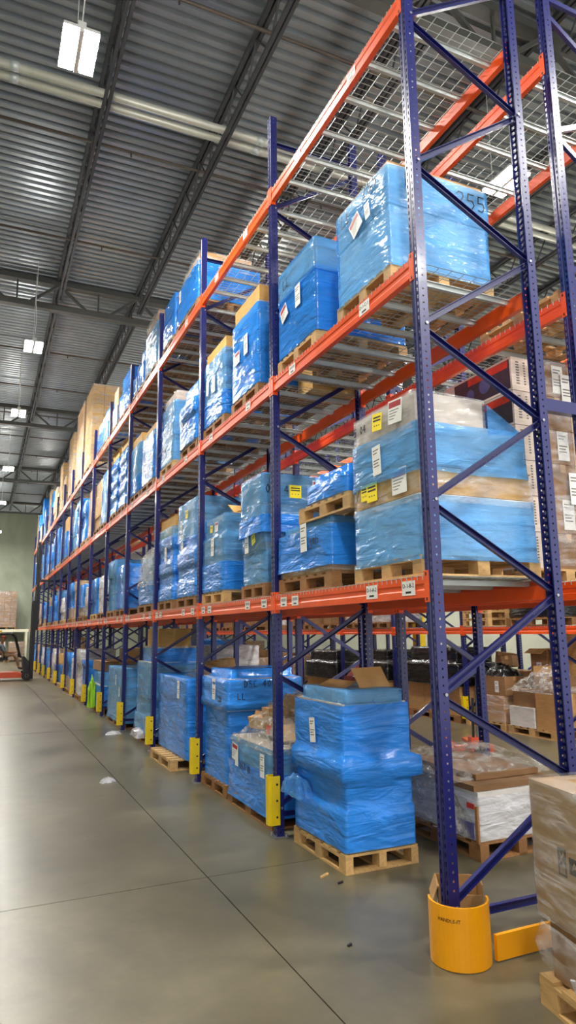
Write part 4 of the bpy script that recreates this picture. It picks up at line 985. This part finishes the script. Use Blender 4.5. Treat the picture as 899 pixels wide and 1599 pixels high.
sw = MB(); sw.path([(-.04, .54+.15*math.cos(k*PI/6), 1.06+.15*math.sin(k*PI/6)) for k in range(13)], .014, 6); sw.build('steering_wheel', 'dark', t); MB().tube((.10, .54, .9), (-.04, .54, 1.06), .02, 6).build('steering_column', 'dark', t)
for y in (.16, .86):
    MB().extrude([(-.05, -.07), (.05, -.07), (.05, .07), (.03, .07), (.03, -.05), (-.03, -.05), (-.03, .07), (-.05, .07)], (.48, y, .05), (.48, y, 3.2), (1, 0, 0)).build('mast_rail', 'black', t)
    MB().extrude([(-.04, -.055), (.04, -.055), (.04, .055), (-.04, .055)], (.60, y+.02, 2.0), (.56, y+.02, 5.65), (1, 0, 0)).build('inner_mast_rail', 'black', t)
    MB().tube((.46, y+.08, .2), (.46, y+.08, 3.4), .03, 8).build('lift_cylinder', 'grey', t)
    MB().bar((.68, y+.02, 4.05), (1.7, y+.02, 4.05), .11, .045).build('fork', 'black', t)
for z in (.3, 1.6, 3.1): MB().box((.44, .16, z), (.52, .9, z+.09)).build('mast_crosspiece', 'black', t)
for z in (2.1, 3.8, 5.5): MB().box((.52, .16, z), (.60, .92, z+.09)).build('inner_crosspiece', 'black', t)
MB().box((.60, .05, 4.02), (.66, 1.03, 4.12)).box((.60, .05, 4.40), (.66, 1.03, 4.48)).build('fork_carriage', 'black', t)
mb = MB()
for k in range(8): mb.box((.61, .06+k*.135, 4.48), (.64, .09+k*.135, 5.25))
mb.box((.60, .04, 5.22), (.65, 1.05, 5.28)); mb.build('load_backrest', 'black', t)
mb = MB()
for y in (.35, .5, .65): mb.path([(.55, y, .3), (.57, y, 2.5), (.58, y, 5.4)], .012, 5)
mb.build('hoses', 'dark', t)
MB().tube((-.75, .54, 1.90), (-.75, .54, 2.0), .05, 10).build('beacon', 'yellow2', t)
# driver: one skinned body, clothes and head parts as children
def skin(name, pts, edges, mat, parent=None, loc=(0, 0, 0), sub=1):
    me = bpy.data.meshes.new(name); me.from_pydata([p[:3] for p in pts], edges, []); me.materials.append(M[mat])
    o = ob(name, me, parent, loc); md = o.modifiers.new('skin', 'SKIN'); md.use_smooth_shade = True
    if not me.skin_vertices: pass
    for i, p in enumerate(pts):
        r = p[3]; me.skin_vertices[0].data[i].radius = (r, r if len(p) < 5 else p[4])
    me.skin_vertices[0].data[0].use_root = True
    s = o.modifiers.new('sub', 'SUBSURF'); s.levels = sub; s.render_levels = sub; return o
pr_ = thing('person', 'seated forklift driver in grey blue shirt, tan trousers and red cap', 'person', (FXY[0]-.66, FXY[1]+.54, .92))
B = [(0, 0, .10, .15, .16), (-.02, 0, .28, .14, .16), (-.04, 0, .45, .15, .18), (-.03, 0, .53, .08, .09), (.0, 0, .60, .05, .05), (.03, 0, .66, .06, .06)]
Ee = [(0, 1), (1, 2), (2, 3), (3, 4), (4, 5)]
for s in (-1, 1):
    n = len(B)
    B += [(-.03, s*.19, .47, .06), (.07, s*.23, .25, .047), (.30, s*.20, .20, .038), (.52, s*.14, .20, .027), (.58, s*.13, .20, .026)]
    Ee += [(2, n), (n, n+1), (n+1, n+2), (n+2, n+3), (n+3, n+4)]
    n = len(B)
    B += [(.10, s*.11, .09, .085), (.46, s*.13, .12, .065), (.58, s*.13, -.10, .05), (.66, s*.13, -.40, .04), (.80, s*.14, -.44, .035)]
    Ee += [(0, n), (n, n+1), (n+1, n+2), (n+2, n+3), (n+3, n+4)]
body = skin('body', B, Ee, 'skin', pr_)
SHIRT = [(0, 0, .07, .165, .175), (-.02, 0, .28, .155, .175), (-.04, 0, .45, .165, .195), (-.03, 0, .525, .095, .105)]; SE = [(0, 1), (1, 2), (2, 3)]
for s in (-1, 1):
    n = len(SHIRT); SHIRT += [(-.03, s*.19, .47, .075), (.07, s*.23, .25, .06), (.14, s*.225, .23, .058)]; SE += [(2, n), (n, n+1), (n+1, n+2)]
skin('shirt', SHIRT, SE, 'shirt', pr_)
TR = [(0, 0, .08, .16, .18)]; TE = []
for s in (-1, 1):
    n = len(TR); TR += [(.10, s*.11, .09, .098), (.46, s*.13, .12, .078), (.58, s*.13, -.10, .065), (.65, s*.13, -.36, .058)]; TE += [(0, n), (n, n+1), (n+1, n+2), (n+2, n+3)]
skin('trousers', TR, TE, 'pants', pr_)
for s in (-1, 1): skin('boot', [(.66, s*.13, -.38, .055), (.68, s*.13, -.44, .055), (.84, s*.14, -.455, .045)], [(0, 1), (1, 2)], 'dark', pr_)
def ell(mb, c, r, n=12, m=8, mi=0, z0=-1, shape=None):
    b = len(mb.v)
    for i in range(m+1):
        ph = -PI/2+PI*i/m
        for j in range(n):
            th = 2*PI*j/n; x, y, z = math.cos(ph)*math.cos(th), math.cos(ph)*math.sin(th), math.sin(ph)
            if shape: x, y, z = shape(x, y, z)
            mb.v.append((c[0]+r[0]*x, c[1]+r[1]*y, c[2]+r[2]*z))
    for i in range(m):
        for j in range(n): mb.f.append((b+i*n+j, b+i*n+(j+1) % n, b+(i+1)*n+(j+1) % n, b+(i+1)*n+j)); mb.mi.append(mi)
mb = MB(); ell(mb, (.04, 0, .74), (.095, .075, .12), 16, 12, 0, -1, lambda x, y, z: (x*(1-.15*max(0, -z)), y*(1-.3*max(0, -z)), z))
ell(mb, (.14, 0, .735), (.02, .014, .026), 8, 6)
for s in (-1, 1): ell(mb, (.03, s*.078, .735), (.018, .008, .03), 8, 6); ell(mb, (.122, s*.03, .755), (.012, .012, .008), 6, 4, 1)
mb.box((.118, -.025, .685), (.128, .025, .692), 2)
mb.build('head', ['skin', 'ink', 'maroon'], pr_, smooth=True)
mb = MB(); ell(mb, (.035, 0, .79), (.104, .084, .085), 16, 8, 0, -1, lambda x, y, z: (x, y, max(z, -.1))); mb.box((.11, -.06, .782), (.21, .06, .79)); mb.build('cap', 'cap', pr_, smooth=True)
for s in (-1, 1):
    hx, hy, hz = .60, s*.13, .20
    for k in range(4):
        yy = hy+(k-1.5)*.02; skin('finger', [(hx-.02, yy, hz, .012), (hx+.05, yy, hz-.005, .010), (hx+.075-.004*k, yy, hz-.03, .009), (hx+.06, yy, hz-.05, .008)], [(0, 1), (1, 2), (2, 3)], 'skin', pr_)
    skin('thumb', [(hx-.02, hy-s*.03, hz, .012), (hx+.03, hy-s*.055, hz-.005, .010), (hx+.05, hy-s*.05, hz-.03, .009)], [(0, 1), (1, 2)], 'skin', pr_)
dup_ = [k for k, v in LABELS.items() if v > 1]
if dup_: print('DUPLICATE LABELS', dup_[:10])
